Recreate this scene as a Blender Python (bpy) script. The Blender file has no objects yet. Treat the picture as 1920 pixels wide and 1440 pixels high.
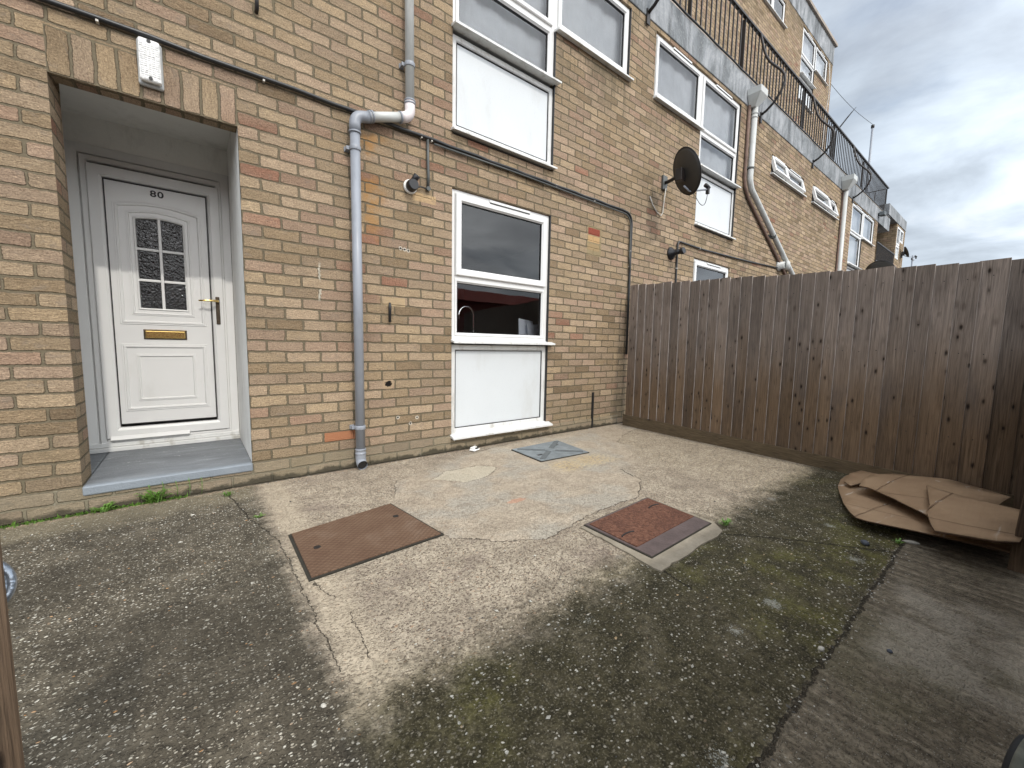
import bpy, bmesh, math, random
from mathutils import Vector, Matrix, noise as mnoise
R = math.radians
rnd = random.Random(7)
sc = bpy.context.scene
COL = sc.collection

# ------------------------------------------------------------------ camera
cam_d = bpy.data.cameras.new('camera'); cam = bpy.data.objects.new('camera', cam_d); COL.objects.link(cam)
sc.camera = cam
YAW, PITCH, ROLL = 0.66819, 0.09554, 0.01808
cam.location = (-0.2814, -3.1826, 0.9743)
F = Vector((math.sin(YAW)*math.cos(PITCH), math.cos(YAW)*math.cos(PITCH), -math.sin(PITCH)))
Rr = Vector((math.cos(YAW), -math.sin(YAW), 0)); U = Rr.cross(F)
R2 = math.cos(ROLL)*Rr + math.sin(ROLL)*U; U2 = -math.sin(ROLL)*Rr + math.cos(ROLL)*U
mat = Matrix((R2, U2, -F)).transposed()
cam.rotation_euler = mat.to_euler()
cam_d.sensor_width = 36; cam_d.lens = 756.98/1920*36
cam_d.clip_start = 0.03; cam_d.clip_end = 900

# ------------------------------------------------------------------ light
sc.view_settings.view_transform = 'Standard'; sc.view_settings.look = 'None'
sc.view_settings.gamma = 1; sc.view_settings.use_curve_mapping = False
sc.view_settings.exposure = -0.04
SUN_EL = R(43.9)
sun_d = bpy.data.lights.new('sun', 'SUN'); sun = bpy.data.objects.new('sun', sun_d); COL.objects.link(sun)
sun_d.energy = 1.75; sun_d.angle = R(1.3); sun_d.color = (1.0, 0.95, 0.87)
sdir = Vector((0.012, math.cos(SUN_EL), -math.sin(SUN_EL)))       # direction the light travels
sun.rotation_euler = sdir.to_track_quat('-Z', 'Y').to_euler()
sun.location = (0, -20, 20)

# ------------------------------------------------------------------ node helper
class S:
    def __init__(s, g, o): s.g, s.o = g, o
    def __add__(s, b): return s.g.m('ADD', s, b)
    def __radd__(s, b): return s.g.m('ADD', b, s)
    def __sub__(s, b): return s.g.m('SUBTRACT', s, b)
    def __rsub__(s, b): return s.g.m('SUBTRACT', b, s)
    def __mul__(s, b): return s.g.m('MULTIPLY', s, b)
    def __rmul__(s, b): return s.g.m('MULTIPLY', b, s)
    def __truediv__(s, b): return s.g.m('DIVIDE', s, b)
    def __neg__(s): return s.g.m('MULTIPLY', s, -1)
class G:
    def __init__(s, name, world=False):
        if world:
            s.mat = bpy.data.worlds.new(name)
        else:
            s.mat = bpy.data.materials.new(name)
        s.mat.use_nodes = True; s.nt = s.mat.node_tree; s.nt.nodes.clear()
        s.out = s.n('ShaderNodeOutputWorld' if world else 'ShaderNodeOutputMaterial')
    def n(s, t, **k):
        x = s.nt.nodes.new(t)
        for a, b in k.items(): setattr(x, a, b)
        return x
    def put(s, sock, v):
        if isinstance(v, S): s.nt.links.new(v.o, sock)
        elif isinstance(v, (tuple, list)):
            v = tuple(v)
            if sock.type == 'RGBA' and len(v) == 3: v = v+(1,)
            sock.default_value = v
        else:
            if sock.type == 'RGBA': v = (v, v, v, 1)
            elif sock.type == 'VECTOR': v = (v, v, v)
            sock.default_value = v
    def m(s, op, a, b=0.0, c=None, clamp=False):
        x = s.n('ShaderNodeMath', operation=op); x.use_clamp = clamp
        s.put(x.inputs[0], a); s.put(x.inputs[1], b)
        if c is not None: s.put(x.inputs[2], c)
        return S(s, x.outputs[0])
    def clamp(s, a): return s.m('ADD', a, 0.0, clamp=True)
    def mn(s, a, b): return s.m('MINIMUM', a, b)
    def mx(s, a, b): return s.m('MAXIMUM', a, b)
    def ab(s, a): return s.m('ABSOLUTE', a)
    def fl(s, a): return s.m('FLOOR', a)
    def step(s, a, lo, hi, o0=0.0, o1=1.0):            # smooth step
        x = s.n('ShaderNodeMapRange'); x.interpolation_type = 'SMOOTHSTEP'
        s.put(x.inputs[0], a); s.put(x.inputs[1], lo); s.put(x.inputs[2], hi); s.put(x.inputs[3], o0); s.put(x.inputs[4], o1)
        return S(s, x.outputs[0])
    def pos(s):
        x = s.n('ShaderNodeNewGeometry'); return S(s, x.outputs['Position']), S(s, x.outputs['True Normal'])
    def objc(s): return S(s, s.n('ShaderNodeTexCoord').outputs['Object'])
    def objrand(s): return S(s, s.n('ShaderNodeObjectInfo').outputs['Random'])
    def sep(s, v):
        x = s.n('ShaderNodeSeparateXYZ'); s.put(x.inputs[0], v); return [S(s, o) for o in x.outputs]
    def comb(s, a, b, c=0.0):
        x = s.n('ShaderNodeCombineXYZ')
        for i, v in enumerate((a, b, c)): s.put(x.inputs[i], v)
        return S(s, x.outputs[0])
    def vs(s, v, sc_, off=(0, 0, 0)):
        x = s.n('ShaderNodeVectorMath', operation='MULTIPLY_ADD'); s.put(x.inputs[0], v); s.put(x.inputs[1], sc_); s.put(x.inputs[2], off)
        return S(s, x.outputs[0])
    def noise(s, v, scale=5, detail=3, rough=.5, dist=0, col=False):
        x = s.n('ShaderNodeTexNoise'); s.put(x.inputs['Vector'], v); s.put(x.inputs['Scale'], scale)
        s.put(x.inputs['Detail'], detail); s.put(x.inputs['Roughness'], rough); s.put(x.inputs['Distortion'], dist)
        return S(s, x.outputs['Color' if col else 'Fac'])
    def voro(s, v, scale, feature='F1', rnd_=1.0):
        x = s.n('ShaderNodeTexVoronoi', feature=feature); s.put(x.inputs['Vector'], v); s.put(x.inputs['Scale'], scale)
        x.inputs['Randomness'].default_value = rnd_
        if feature == 'DISTANCE_TO_EDGE': return S(s, x.outputs['Distance'])
        return S(s, x.outputs['Distance']), S(s, x.outputs['Color'])
    def white(s, v):
        x = s.n('ShaderNodeTexWhiteNoise', noise_dimensions='3D'); s.put(x.inputs['Vector'], v)
        return S(s, x.outputs['Value']), S(s, x.outputs['Color'])
    def ramp(s, f, stops, interp='LINEAR'):
        x = s.n('ShaderNodeValToRGB'); s.put(x.inputs[0], f); cr = x.color_ramp; cr.interpolation = interp
        while len(cr.elements) < len(stops): cr.elements.new(.5)
        for e, (p, c) in zip(cr.elements, stops):
            e.position = p; e.color = (c if isinstance(c, tuple) else (c, c, c)) + (1,)
        return S(s, x.outputs[0])
    def mix(s, f, a, b, mode='MIX'):
        x = s.n('ShaderNodeMix', data_type='RGBA', blend_type=mode)
        s.put(x.inputs[0], f); s.put(x.inputs[6], a); s.put(x.inputs[7], b)
        return S(s, x.outputs[2])
    def bump(s, h, dist=.01, strength=1.0, normal=None):
        x = s.n('ShaderNodeBump'); s.put(x.inputs['Height'], h); s.put(x.inputs['Distance'], dist); s.put(x.inputs['Strength'], strength)
        if normal is not None: s.put(x.inputs['Normal'], normal)
        return S(s, x.outputs[0])
    def bsdf(s, col, rough=.6, metal=0, normal=None, spec=.5, coat=0):
        x = s.n('ShaderNodeBsdfPrincipled'); s.put(x.inputs['Base Color'], col); s.put(x.inputs['Roughness'], rough)
        s.put(x.inputs['Metallic'], metal); s.put(x.inputs['Specular IOR Level'], spec); s.put(x.inputs['Coat Weight'], coat)
        if normal is not None: s.put(x.inputs['Normal'], normal)
        s.nt.links.new(x.outputs[0], s.out.inputs[0]); return x

# ------------------------------------------------------------------ world: sky with broken cloud
w = G('World', True); sc.world = w.mat
tc = w.n('ShaderNodeTexCoord'); d = S(w, tc.outputs['Generated'])
sky = w.n('ShaderNodeTexSky', sky_type='NISHITA'); sky.sun_disc = False
sky.sun_elevation = SUN_EL; sky.sun_rotation = R(180); sky.altitude = 50; sky.air_density = 1.0; sky.dust_density = 2.0
dx, dy, dz = w.sep(d)
den = w.mx(dz, 0.0) + 0.22
pv = w.comb(dx/den, dy/den, 0.0)
pv2 = w.vs(pv, (1.0, 1.0, 1), (3.1, 7.7, 0))
n1 = w.noise(w.vs(pv2, (.6, .95, 1)), 1.0, 9, .56, .5)
n2 = w.noise(w.vs(pv2, (1, 1, 1), (9, 2, 1)), 2.3, 7, .55, .3)
n3 = w.noise(w.vs(pv2, (.9, 1.1, 1), (2, 5, 3)), .62, 5, .5, .3)
cover = w.step(n1, .40, .52)
shade = w.clamp(n2*.95 + n3*1.25 - .62)
ccol = w.ramp(shade, [(.20, (.32, .36, .415)), (.38, (.45, .51, .58)), (.54, (.62, .70, .79)), (.76, (.90, .94, .99))])
sd = w.n('ShaderNodeVectorMath', operation='DOT_PRODUCT'); w.put(sd.inputs[0], d); sd.inputs[1].default_value = tuple(-sdir)
glow = w.step(S(w, sd.outputs['Value']), -.1, 1.0, 1.0, 5.3)
b1 = w.n('ShaderNodeBackground'); w.nt.links.new(sky.outputs[0], b1.inputs[0]); b1.inputs[1].default_value = .15
b2 = w.n('ShaderNodeBackground'); w.put(b2.inputs[0], w.mix(w.step(S(w, sd.outputs['Value']), .1, 1.0), ccol, w.mix(1.0, ccol, (1.10, 1.0, .90), 'MULTIPLY'))); w.put(b2.inputs[1], glow)
mx_ = w.n('ShaderNodeMixShader'); w.put(mx_.inputs[0], cover*.50 + .46)
w.nt.links.new(b1.outputs[0], mx_.inputs[1]); w.nt.links.new(b2.outputs[0], mx_.inputs[2]); w.nt.links.new(mx_.outputs[0], w.out.inputs[0])

# ------------------------------------------------------------------ materials
def brick_mat(name, soldier=False, plinth=False):
    g = G(name); P, N = g.pos(); x, y, z = g.sep(P); nx, ny, nz = g.sep(N)
    side = g.m('GREATER_THAN', g.ab(nx), .5)
    under = g.m('GREATER_THAN', g.ab(nz), .5)
    u = x*(1-side) + (y+.1125)*side
    v = z*(1-under) + (y+.002)*under
    P3 = g.comb(u, v, 0.0)
    wob = g.noise(P3, 9, 2, .5); wob2 = g.noise(g.vs(P3, (1, 1, 1), (5, 3, 0)), 9, 2, .5)
    fine = g.noise(P3, 70, 2, .6); fine2 = g.noise(g.vs(P3, (1, 1, 1), (2, 9, 0)), 55, 2, .6)
    uu = u + (wob-.5)*.020 + (fine-.5)*.009
    vv = v + (wob2-.5)*.015 + (fine2-.5)*.008
    if soldier:
        uu, vv = vv - 2.3085 + .0004, uu                   # upright bricks: run vertical
        bw, bh = .228, .0889
        row = g.fl(vv/bh); col = g.fl(uu/bw)
        fu = uu - col*bw; fv = vv - row*bh
        gap = .006
    else:
        bw, bh = .225, .075
        row = g.fl(vv/bh)
        us = uu + g.m('MODULO', row+40.0, 2.0)*-.1125 + .1125
        col = g.fl(us/bw)
        fu = us - col*bw; fv = vv - row*bh
        gap = .0042
    rv, rc = g.white(g.comb(col, row, 3.0)); r2, rc2 = g.white(g.comb(col, row, 11.0)); r3, _ = g.white(g.comb(col, row, 23.0))
    spk0 = g.noise(P3, 190, 2, .6)
    # rounded-box distance
    pu = g.ab(fu - bw/2) - (bw/2 - gap) + r2*.003; pvv = g.ab(fv - bh/2) - (bh/2 - gap) + r3*.0025
    r_ = .009
    qx = g.mx(pu + r_, 0.0); qy = g.mx(pvv + r_, 0.0)
    dist = g.m('SQRT', qx*qx + qy*qy) + g.mn(g.mx(pu, pvv) + r_, 0.0) - r_
    isb = g.step(dist + (spk0-.5)*.006, .0020, -.0020)
    big = g.noise(P3, .9, 3, .6)
    zone = g.noise(g.vs(P3, (.6, 2.2, 1), (4, 1, 0)), .8, 2, .5)
    sel = g.clamp(rv*.90 + (zone-.5)*.75 + .03)
    base = g.ramp(sel, [(0, (.245, .18, .115)), (.14, (.345, .258, .163)), (.34, (.40, .305, .20)), (.5, (.345, .262, .178)), (.64, (.415, .315, .218)),
                        (.80, (.375, .275, .198)), (.93, (.325, .218, .152)), (1.0, (.30, .165, .112))])
    val = .80 + r2*.36
    base = g.mix(1.0, base, g.comb(val, val, val), 'MULTIPLY')
    # surface: drag-faced streaks, sand speckle, smoky patches
    cu = g.comb(us if not soldier else uu, row*1.7+vv, rv*9)
    streak = g.noise(g.vs(cu, (16, 75, 1)), 1.0, 5, .68, 2.6)
    spk = g.noise(P3, 120, 4, .75)
    patch = g.noise(g.vs(cu, (14, 22, 1), (0, 0, 4)), 1.0, 3, .6, .5)
    base = g.mix(.9, base, g.ramp(streak, [(.30, (.60, .56, .52)), (.48, (.96, .96, .96)), (.60, (1.12, 1.11, 1.10)), (.72, (1.55, 1.52, 1.46))]), 'MULTIPLY')
    base = g.mix(.9, base, g.ramp(spk, [(.34, (.52, .48, .45)), (.48, (.95, .95, .95)), (.58, (1.10, 1.10, 1.08)), (.68, (1.65, 1.62, 1.55))]), 'MULTIPLY')
    base = g.mix(g.step(patch, .56, .72)*.45, base, (.25, .205, .16))
    mort = g.mix(g.noise(P3, 40, 3, .6), (.10, .083, .054), (.215, .18, .122))
    c = g.mix(isb, mort, base)
    # damp plinth, stains under the fascia, general soot
    if plinth:
        c = g.mix(.55, c, g.mix(big, (.20, .185, .13), (.31, .28, .205)))
        wet = g.noise(g.vs(P3, (3, 2, 1)), 1.6, 5, .65)
        c = g.mix(g.step(z + (wet-.5)*.16, .045, .02)*.85, c, (.055, .05, .036))
        c = g.mix(g.step(g.noise(P3, 7, 5, .7), .60, .70)*.5, c, (.45, .41, .33))
    else:
        low = g.step(z, .62, .05)*g.step(big, .2, .62)
        c = g.mix(low*.40*g.step(x, .9, 3.0, .35, 1.0), c, (.19, .17, .11))
        sn = g.noise(g.vs(P3, (2.2, .5, 1)), 1.0, 5, .65)
        c = g.mix(g.step(z, 4.2, 5.0)*g.step(z, 5.35, 5.2)*g.step(sn, .42, .62)*.55, c, (.12, .10, .065))
        c = g.mix(g.step(z, 9.5, 10.3)*g.step(sn, .36, .6)*.65, c, (.10, .085, .055))
    soot = g.noise(g.vs(P3, (1.3, .8, 1), (7, 7, 0)), 1.0, 6, .62)
    c = g.mix(g.step(soot, .54, .74)*.4, c, (.20, .165, .105))
    if not soldier and not plinth:
        dr = g.noise(g.vs(P3, (11, .9, 1)), 1.0, 4, .65)
        for (xa, xb, zt_, ln) in ((1.5, 2.78, 2.74, .32), (2.7, 3.95, 4.08, .7), (4.38, 5.65, 4.08, .7), (5.58, 6.88, 2.74, .5), (8.15, 9.95, 4.17, .6), (10.4, 12.3, 4.17, .6), (13.6, 16.1, 2.74, .5)):
            c = g.mix(g.step(x, xa, xa+.12)*g.step(x, xb, xb-.12)*g.step(z, zt_, zt_-.03)*g.step(z, zt_-ln, zt_-.04)*g.step(dr, .40, .66)*.55*(1-side), c, (.13, .11, .075))
        c = g.mix(g.step(x, 7.0, 7.2)*g.step(x, 7.7, 7.4)*g.step(dr, .4, .6)*.5*(1-side), c, (.13, .11, .08))
    # rusty run beside the downpipe, bricked-up vent, light repairs, open holes
    def rect(x0, x1, z0, z1, e=.004):
        return g.step(x, x0-e, x0+e)*g.step(x, x1+e, x1-e)*g.step(z, z0-e, z0+e)*g.step(z, z1+e, z1-e)*(1-side)
    if not soldier and not plinth:
        rn = g.noise(P3, 5, 4, .6)
        c = g.mix(g.step(x, .74, .8)*g.step(x, 1.02, .84)*g.step(z, 2.62, 2.5)*g.step(z, 1.55, 2.0)*g.step(rn, .40, .60)*.75*isb, c, (.42, .22, .075))
        c = g.mix(g.step(x, .62, .66)*g.step(x, .35, .5)*0.0, c, (.4, .2, .1))
        c = g.mix(rect(.46, .68, .228, .296)*.85, c, (.42, .17, .085))
        c = g.mix(rect(3.275, 3.52, 2.02, 2.345), c, g.mix(rn, (.27, .215, .12), (.34, .27, .165)))
        c = g.mix(rect(3.29, 3.49, 2.245, 2.32), c, (.28, .075, .05))
        c = g.mix(rect(3.29, 3.49, 2.165, 2.235), c, (.52, .34, .17))
        c = g.mix(rect(3.29, 3.49, 2.075, 2.145), c, (.36, .26, .14))
        c = g.mix(rect(1.17, 1.38, 2.135, 2.20)*g.step(rn, .3, .45), c, (.55, .39, .22))
        c = g.mix(rect(.87, 1.10, 1.27, 1.34)*g.step(rn, .3, .55)*.8, c, (.52, .39, .23))
        dd = g.m('SQRT', (x-.952)*(x-.952)*.8 + (z-.645)*(z-.645)) + (fine-.5)*.03
        c = g.mix(g.step(dd, .05, .042)*(1-side), c, (.42, .31, .20))
        hole = g.step(dd, .028, .022)*(1-side)
        c = g.mix(hole, c, (.012, .01, .009))
        for hx, hz in ((1.065, 1.735), (1.10, 1.73), (1.13, 1.725), (1.14, .30), (1.03, .36), (1.20, .345)):
            q = g.m('SQRT', (x-hx)*(x-hx) + (z-hz)*(z-hz)) + (fine-.5)*.006
            c = g.mix(g.step(q, .017, .013)*(1-side), c, (.6, .55, .46)); c = g.mix(g.step(q, .009, .006)*(1-side), c, (.03, .03, .03))
        q = g.ab(z - (1.47 - (x-.44)*.10 + (fine-.5)*.02))
        drip = g.ab(x - .455 - (fine-.5)*.03 - (wob-.5)*.05)
        c = g.mix(g.step(drip, .010, .004)*g.step(z, 1.25, 1.3)*g.step(z, 1.56, 1.5)*g.step(wob2, .44, .5)*.8, c, (.6, .55, .45))
    h = isb*1.0 + streak*.8*isb + spk*.30 + (1-isb)*fine*.35
    nrm = g.bump(h, .011, 1.0)
    g.bsdf(c, .93, normal=nrm, spec=.15)
    return g.mat

def simple(name, col, rough=.5, metal=0, var=.12, nscale=6, bumpd=0.0, bscale=80, spec=.5, coat=0, dirt=None, dirtamt=.5):
    g = G(name); P, N = g.pos()
    a = g.noise(P, nscale, 5, .6); b = g.noise(P, bscale, 3, .6)
    k = g.ramp(a, [(.25, 1-var), (.75, 1+var)])
    c = g.mix(1.0, tuple(col), k, 'MULTIPLY')
    if dirt: c = g.mix(g.step(g.noise(g.vs(P, (1, 1, .35)), nscale*1.7, 6, .68), .50, .72)*dirtamt, c, tuple(dirt))
    rr = g.m('MULTIPLY_ADD', b, .2, rough-.1, clamp=True)
    g.bsdf(c, rr, metal, normal=g.bump(b, bumpd) if bumpd else None, spec=spec, coat=coat)
    return g.mat

M = {}
M['brick'] = brick_mat('buff_brick'); M['soldier'] = brick_mat('soldier_brick', soldier=True); M['plinth'] = brick_mat('plinth_brick', plinth=True)
M['upvc'] = simple('white_upvc', (.73, .73, .715), .32, var=.03, nscale=3, dirt=(.55, .54, .50), dirtamt=.22)
M['upvc_dirty'] = simple('weathered_upvc', (.68, .685, .67), .4, var=.05, nscale=7, dirt=(.33, .30, .24), dirtamt=.6)
M['panel'] = simple('white_panel', (.62, .65, .665), .30, var=.03, nscale=2, dirt=(.47, .47, .44), dirtamt=.35)
M['gasket'] = simple('black_gasket', (.015, .015, .016), .5)
M['render_white'] = simple('white_painted_render', (.84, .83, .79), .8, var=.05, nscale=4, bumpd=.004, bscale=30, dirt=(.42, .40, .36), dirtamt=.35)
M['soffit'] = simple('soffit_paint', (.80, .79, .75), .8, var=.06, nscale=3, dirt=(.38, .36, .32), dirtamt=.3)
M['pipe'] = simple('grey_pipe_plastic', (.27, .29, .325), .38, var=.08, nscale=5, dirt=(.16, .17, .19), dirtamt=.4)
M['pipe_light'] = simple('pale_pipe_plastic', (.50, .51, .49), .42, var=.08, nscale=5, dirt=(.30, .30, .28), dirtamt=.4)
M['pipe_white'] = simple('white_pipe_elbow', (.72, .66, .66), .4)
M['pipe_brown'] = simple('rusty_old_pipe', (.17, .11, .085), .8, var=.3, nscale=9)
M['black'] = simple('black_plastic', (.014, .014, .016), .38)
M['blackmetal'] = simple('black_painted_metal', (.016, .013, .012), .5, var=.3, nscale=12, dirt=(.06, .03, .02), dirtamt=.4)
M['cable'] = simple('black_cable', (.02, .021, .022), .36)
M['cable_grey'] = simple('grey_conduit', (.075, .08, .075), .45, dirt=(.03, .03, .03))
M['cable_pale'] = simple('pale_wire', (.50, .47, .42), .5)
M['brass'] = simple('polished_brass', (.80, .58, .22), .22, 1.0, var=.1)
M['brass_dark'] = simple('tarnished_brass', (.09, .07, .05), .35, .8, var=.5, nscale=60)
M['chrome'] = simple('chrome', (.8, .8, .8), .12, 1.0, var=.02)
M['paper'] = simple('white_card', (.80, .84, .92), .7, var=.03)
M['inside'] = simple('interior_paint', (.30, .29, .28), .9, var=.05)
M['inside_pale'] = simple('pale_interior_paint', (.55, .56, .57), .9, var=.05)
M['net'] = simple('reflection_curtain', (.66, .68, .70), .9, var=.16, nscale=3)  # pale curtain; its tone also stands in for sky reflected in the panes
M['steel'] = simple('dark_dish_mesh', (.035, .031, .026), .55, var=.2)
M['rust_dark'] = simple('dark_steel_strip', (.125, .095, .09), .6, .3, var=.3, nscale=14, bumpd=.003, bscale=90)
M['soil'] = simple('joint_dirt', (.028, .025, .018), .95, var=.4, nscale=30)
M['leaf'] = simple('weed_leaf', (.115, .23, .035), .5, var=.35, nscale=40)
M['lampglass'] = simple('prismatic_glass', (.80, .80, .78), .12, var=.12, nscale=70, bumpd=.01, bscale=55, coat=.6)
M['lampbody'] = simple('lamp_body', (.40, .41, .40), .4)
M['ring'] = simple('galvanised_ring', (.33, .37, .42), .32, .75, var=.3, nscale=40, bumpd=.002)
M['rubber'] = simple('black_rubber', (.022, .025, .028), .7)
M['wheelrim'] = simple('dirty_wheel_edge', (.17, .18, .15), .8, var=.4, nscale=40)
M['redhouse'] = simple('red_brown_brick', (.34, .055, .035), .85, var=.2, nscale=3)
M['tar'] = simple('road_asphalt', (.06, .06, .062), .9, var=.2, nscale=2, bumpd=.003)
M['pebble'] = simple('pale_pebble', (.5, .48, .42), .7, var=.2, nscale=40)
M['pebble_dark'] = simple('dark_pebble', (.07, .08, .1), .7)

# ridged textured wire glass for the door
def glass_mat(name, ior=1.75, rough=0.0, tint=(.85, .9, .9), ripple=0.0, scale=60, rippled=.002):
    g = G(name); P, N = g.pos()
    fr = g.n('ShaderNodeFresnel'); fr.inputs[0].default_value = ior
    gl = g.n('ShaderNodeBsdfGlossy'); gl.inputs['Roughness'].default_value = rough; gl.inputs['Color'].default_value = (1, 1, 1, 1)
    tr = g.n('ShaderNodeBsdfTransparent'); tr.inputs[0].default_value = tint+(1,)
    if ripple:
        vd = g.voro(g.vs(P, (1, 1, .8)), scale, 'F1')[0]; nn = g.noise(P, scale*.7, 3, .6, 1.0)
        nb = g.bump(vd*.6+nn, rippled, ripple); g.put(gl.inputs['Normal'], nb); g.put(fr.inputs['Normal'], nb)
    else:
        nb = g.bump(g.noise(P, 1.3, 2, .5), .004, .35); g.put(gl.inputs['Normal'], nb)
    mx = g.n('ShaderNodeMixShader'); g.nt.links.new(fr.outputs[0], mx.inputs[0])
    g.nt.links.new(tr.outputs[0], mx.inputs[1]); g.nt.links.new(gl.outputs[0], mx.inputs[2]); g.nt.links.new(mx.outputs[0], g.out.inputs[0])
    return g.mat
M['glass'] = glass_mat('window_glass', 1.62, tint=(.95, .965, .965))
M['obscure'] = glass_mat('obscure_glass', 1.6, .08, (.10, .12, .12), 1.0, 75, .004)

def fascia_mat():
    g = G('grey_concrete_fascia'); P, N = g.pos()
    a = g.noise(g.vs(P, (1.6, 1.6, .8)), 1.6, 8, .68, .6); b = g.noise(P, 30, 4, .6); st = g.noise(g.vs(P, (5, 5, .4)), 1.0, 5, .65)
    c = g.ramp(a, [(.30, (.11, .118, .125)), (.44, (.20, .215, .225)), (.56, (.31, .325, .34)), (.72, (.45, .465, .48))])
    c = g.mix(g.step(st, .48, .66)*.6, c, (.07, .075, .08)); c = g.mix(g.step(b, .52, .7)*.35, c, (.42, .43, .42))
    g.bsdf(c, .9, normal=g.bump(b, .006), spec=.2); return g.mat
M['fascia'] = fascia_mat()
M['coping'] = simple('pale_concrete_coping', (.36, .31, .26), .9, var=.25, nscale=4, bumpd=.004, dirt=(.12, .10, .08))

def step_mat():
    g = G('grey_painted_step'); P, N = g.pos(); x, y, z = g.sep(P)
    a = g.noise(g.vs(P, (2, 7, 2)), 1.5, 6, .65, .7); b = g.noise(g.vs(P, (4, 9, 4)), 3.5, 7, .72, 1.2); f = g.noise(P, 90, 3, .6)
    c = g.ramp(a, [(.3, (.115, .125, .14)), (.55, (.17, .185, .20)), (.75, (.25, .27, .29))])
    c = g.mix(g.step(b, .60, .66)*g.step(y, .1, .5)*.8, c, (.55, .56, .56))
    c = g.mix(g.step(y, .05, -.02)*.35, c, (.36, .42, .48))
    g.bsdf(c, .5, normal=g.bump(f+a, .003)); return g.mat
M['step'] = step_mat()

def ground_mat(kind):
    g = G('concrete_'+kind); P, N = g.pos(); x, y, z = g.sep(P); P2 = g.comb(x, y, 0.0)
    wl = g.noise(P2, 2.2, 4, .6); wm = g.noise(g.vs(P2, (1, 1, 1), (6, 3, 0)), 7, 4, .65); wf = g.noise(P2, 40, 3, .65); wx = g.noise(P2, 160, 2, .6)
    bl = g.noise(g.vs(P2, (1, 1, 1), (1, 8, 0)), .9, 4, .6)
    jit = g.vs(g.noise(P2, 55, 2, .5, 0, True), (.014, .014, 0))
    Pj = g.n('ShaderNodeVectorMath', operation='ADD'); g.put(Pj.inputs[0], P2); g.put(Pj.inputs[1], jit); Pj = S(g, Pj.outputs[0])
    if kind == 'skim':
        c = g.ramp(wm, [(.28, (.40, .34, .26)), (.5, (.475, .405, .31)), (.72, (.54, .465, .36))])
        c = g.mix(g.step(wl, .47, .62)*.6, c, (.41, .385, .33))
        c = g.mix(1.0, c, g.ramp(wf, [(.3, .80), (.5, 1.0), (.7, 1.14)]), 'MULTIPLY')
        c = g.mix(g.step(g.noise(g.vs(P2, (1, 2.6, 1), (3, 3, 0)), 5, 7, .72, .8), .57, .70)*.55, c, (.17, .145, .10))
        oy = g.step(x, 1.85, 2.05)*g.step(x, 2.7, 2.45)*g.step(y, -.78, -.86)*g.step(y, -1.12, -1.0)
        c = g.mix(oy*.55*g.step(wf, .4, .6), c, (.50, .36, .14))
        gd, gc = g.voro(g.vs(Pj, (1, 1.3, 1)), 70); gs = g.sep(gc)
        edgez = g.clamp(g.step(x + (wm-.5)*.5, 1.25, .75) + g.step(y + (wm-.5)*.3, -.45, -.25) + g.step(wl, .54, .64)*.6)
        c = g.mix(g.step(gd, .40, .28)*g.step(gs[0], .45, .5)*.75*edgez, c, g.ramp(gs[1], [(0, (.19, .15, .115)), (.5, (.33, .27, .2)), (.65, (.64, .57, .45)), (1, (.45, .3, .2))]))
        tile_ = g.m('SQRT', (x-1.27)*(x-1.27)*.5 + (y+1.28)*(y+1.28)*3) + (wf-.5)*.05
        c = g.mix(g.step(tile_, .055, .04)*.7, c, (.55, .28, .18))
        h = wf*.5 + wm*.8
        c = g.mix(g.step(wf, .60, .75)*.25, c, (.55, .47, .36))
        g.bsdf(c, .92, normal=g.bump(h, .006), spec=.2); return g.mat
    if kind == 'pale':
        c = g.ramp(wm, [(.3, (.50, .445, .34)), (.7, (.60, .54, .42))])
        g.bsdf(c, .9, normal=g.bump(wf+wm, .006), spec=.2); return g.mat
    if kind == 'collar':
        c = g.ramp(wm, [(.3, (.21, .18, .135)), (.7, (.34, .30, .235))])
        c = g.mix(g.step(wf, .6, .72)*.4, c, (.36, .33, .26))
        g.bsdf(c, .9, normal=g.bump(wf+wm, .006), spec=.2); return g.mat
    # --- aggregate chips in three sizes
    d1, c1 = g.voro(g.vs(Pj, (1, 1.35, 1)), 84); d2, c2 = g.voro(g.vs(Pj, (1, 1.3, 1), (3, 5, 0)), 135); d3, c3 = g.voro(g.vs(Pj, (1, 1.4, 1), (8, 1, 0)), 36)
    s1 = g.sep(c1); s2 = g.sep(c2); s3 = g.sep(c3)
    left = g.step(x + (wm-.5)*.13 + (wf-.5)*.06, .05, -.05)
    front = g.step(y + (wm-.5)*.03 + (wf-.5)*.015, -2.855, -2.875)
    right_ = g.step(x, 3.2, 3.4)
    # middle slab: worn, exposed warm aggregate
    mid = g.ramp(wm, [(.25, (.25, .207, .157)), (.5, (.375, .318, .242)), (.75, (.49, .42, .322))])
    mid = g.mix(1.0, mid, g.ramp(wf, [(.3, .70), (.5, 1.0), (.7, 1.25)]), 'MULTIPLY')
    mid = g.mix(g.step(d1, .42, .30)*g.step(s1[0], .30, .36)*.75, mid, g.ramp(s1[1], [(0, (.20, .15, .10)), (.35, (.44, .36, .25)), (.7, (.66, .57, .43)), (1, (.40, .25, .15))]))
    d4, c4 = g.voro(g.vs(Pj, (1, 1.3, 1), (2, 2, 0)), 46); s4 = g.sep(c4)
    mid = g.mix(g.step(d4, .36, .26)*g.step(s4[0], .60, .64)*.75, mid, g.ramp(s4[1], [(0, (.14, .11, .085)), (.55, (.24, .19, .145)), (.7, (.62, .55, .44)), (1, (.42, .27, .17))]))
    mid = g.mix(g.step(d1, .46, .34)*g.step(s1[2], .66, .70)*.8, mid, (.15, .115, .09))
    mid = g.mix(g.step(d2, .40, .26)*g.step(s2[0], .60, .66)*.85, mid, (.11, .082, .062))
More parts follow.
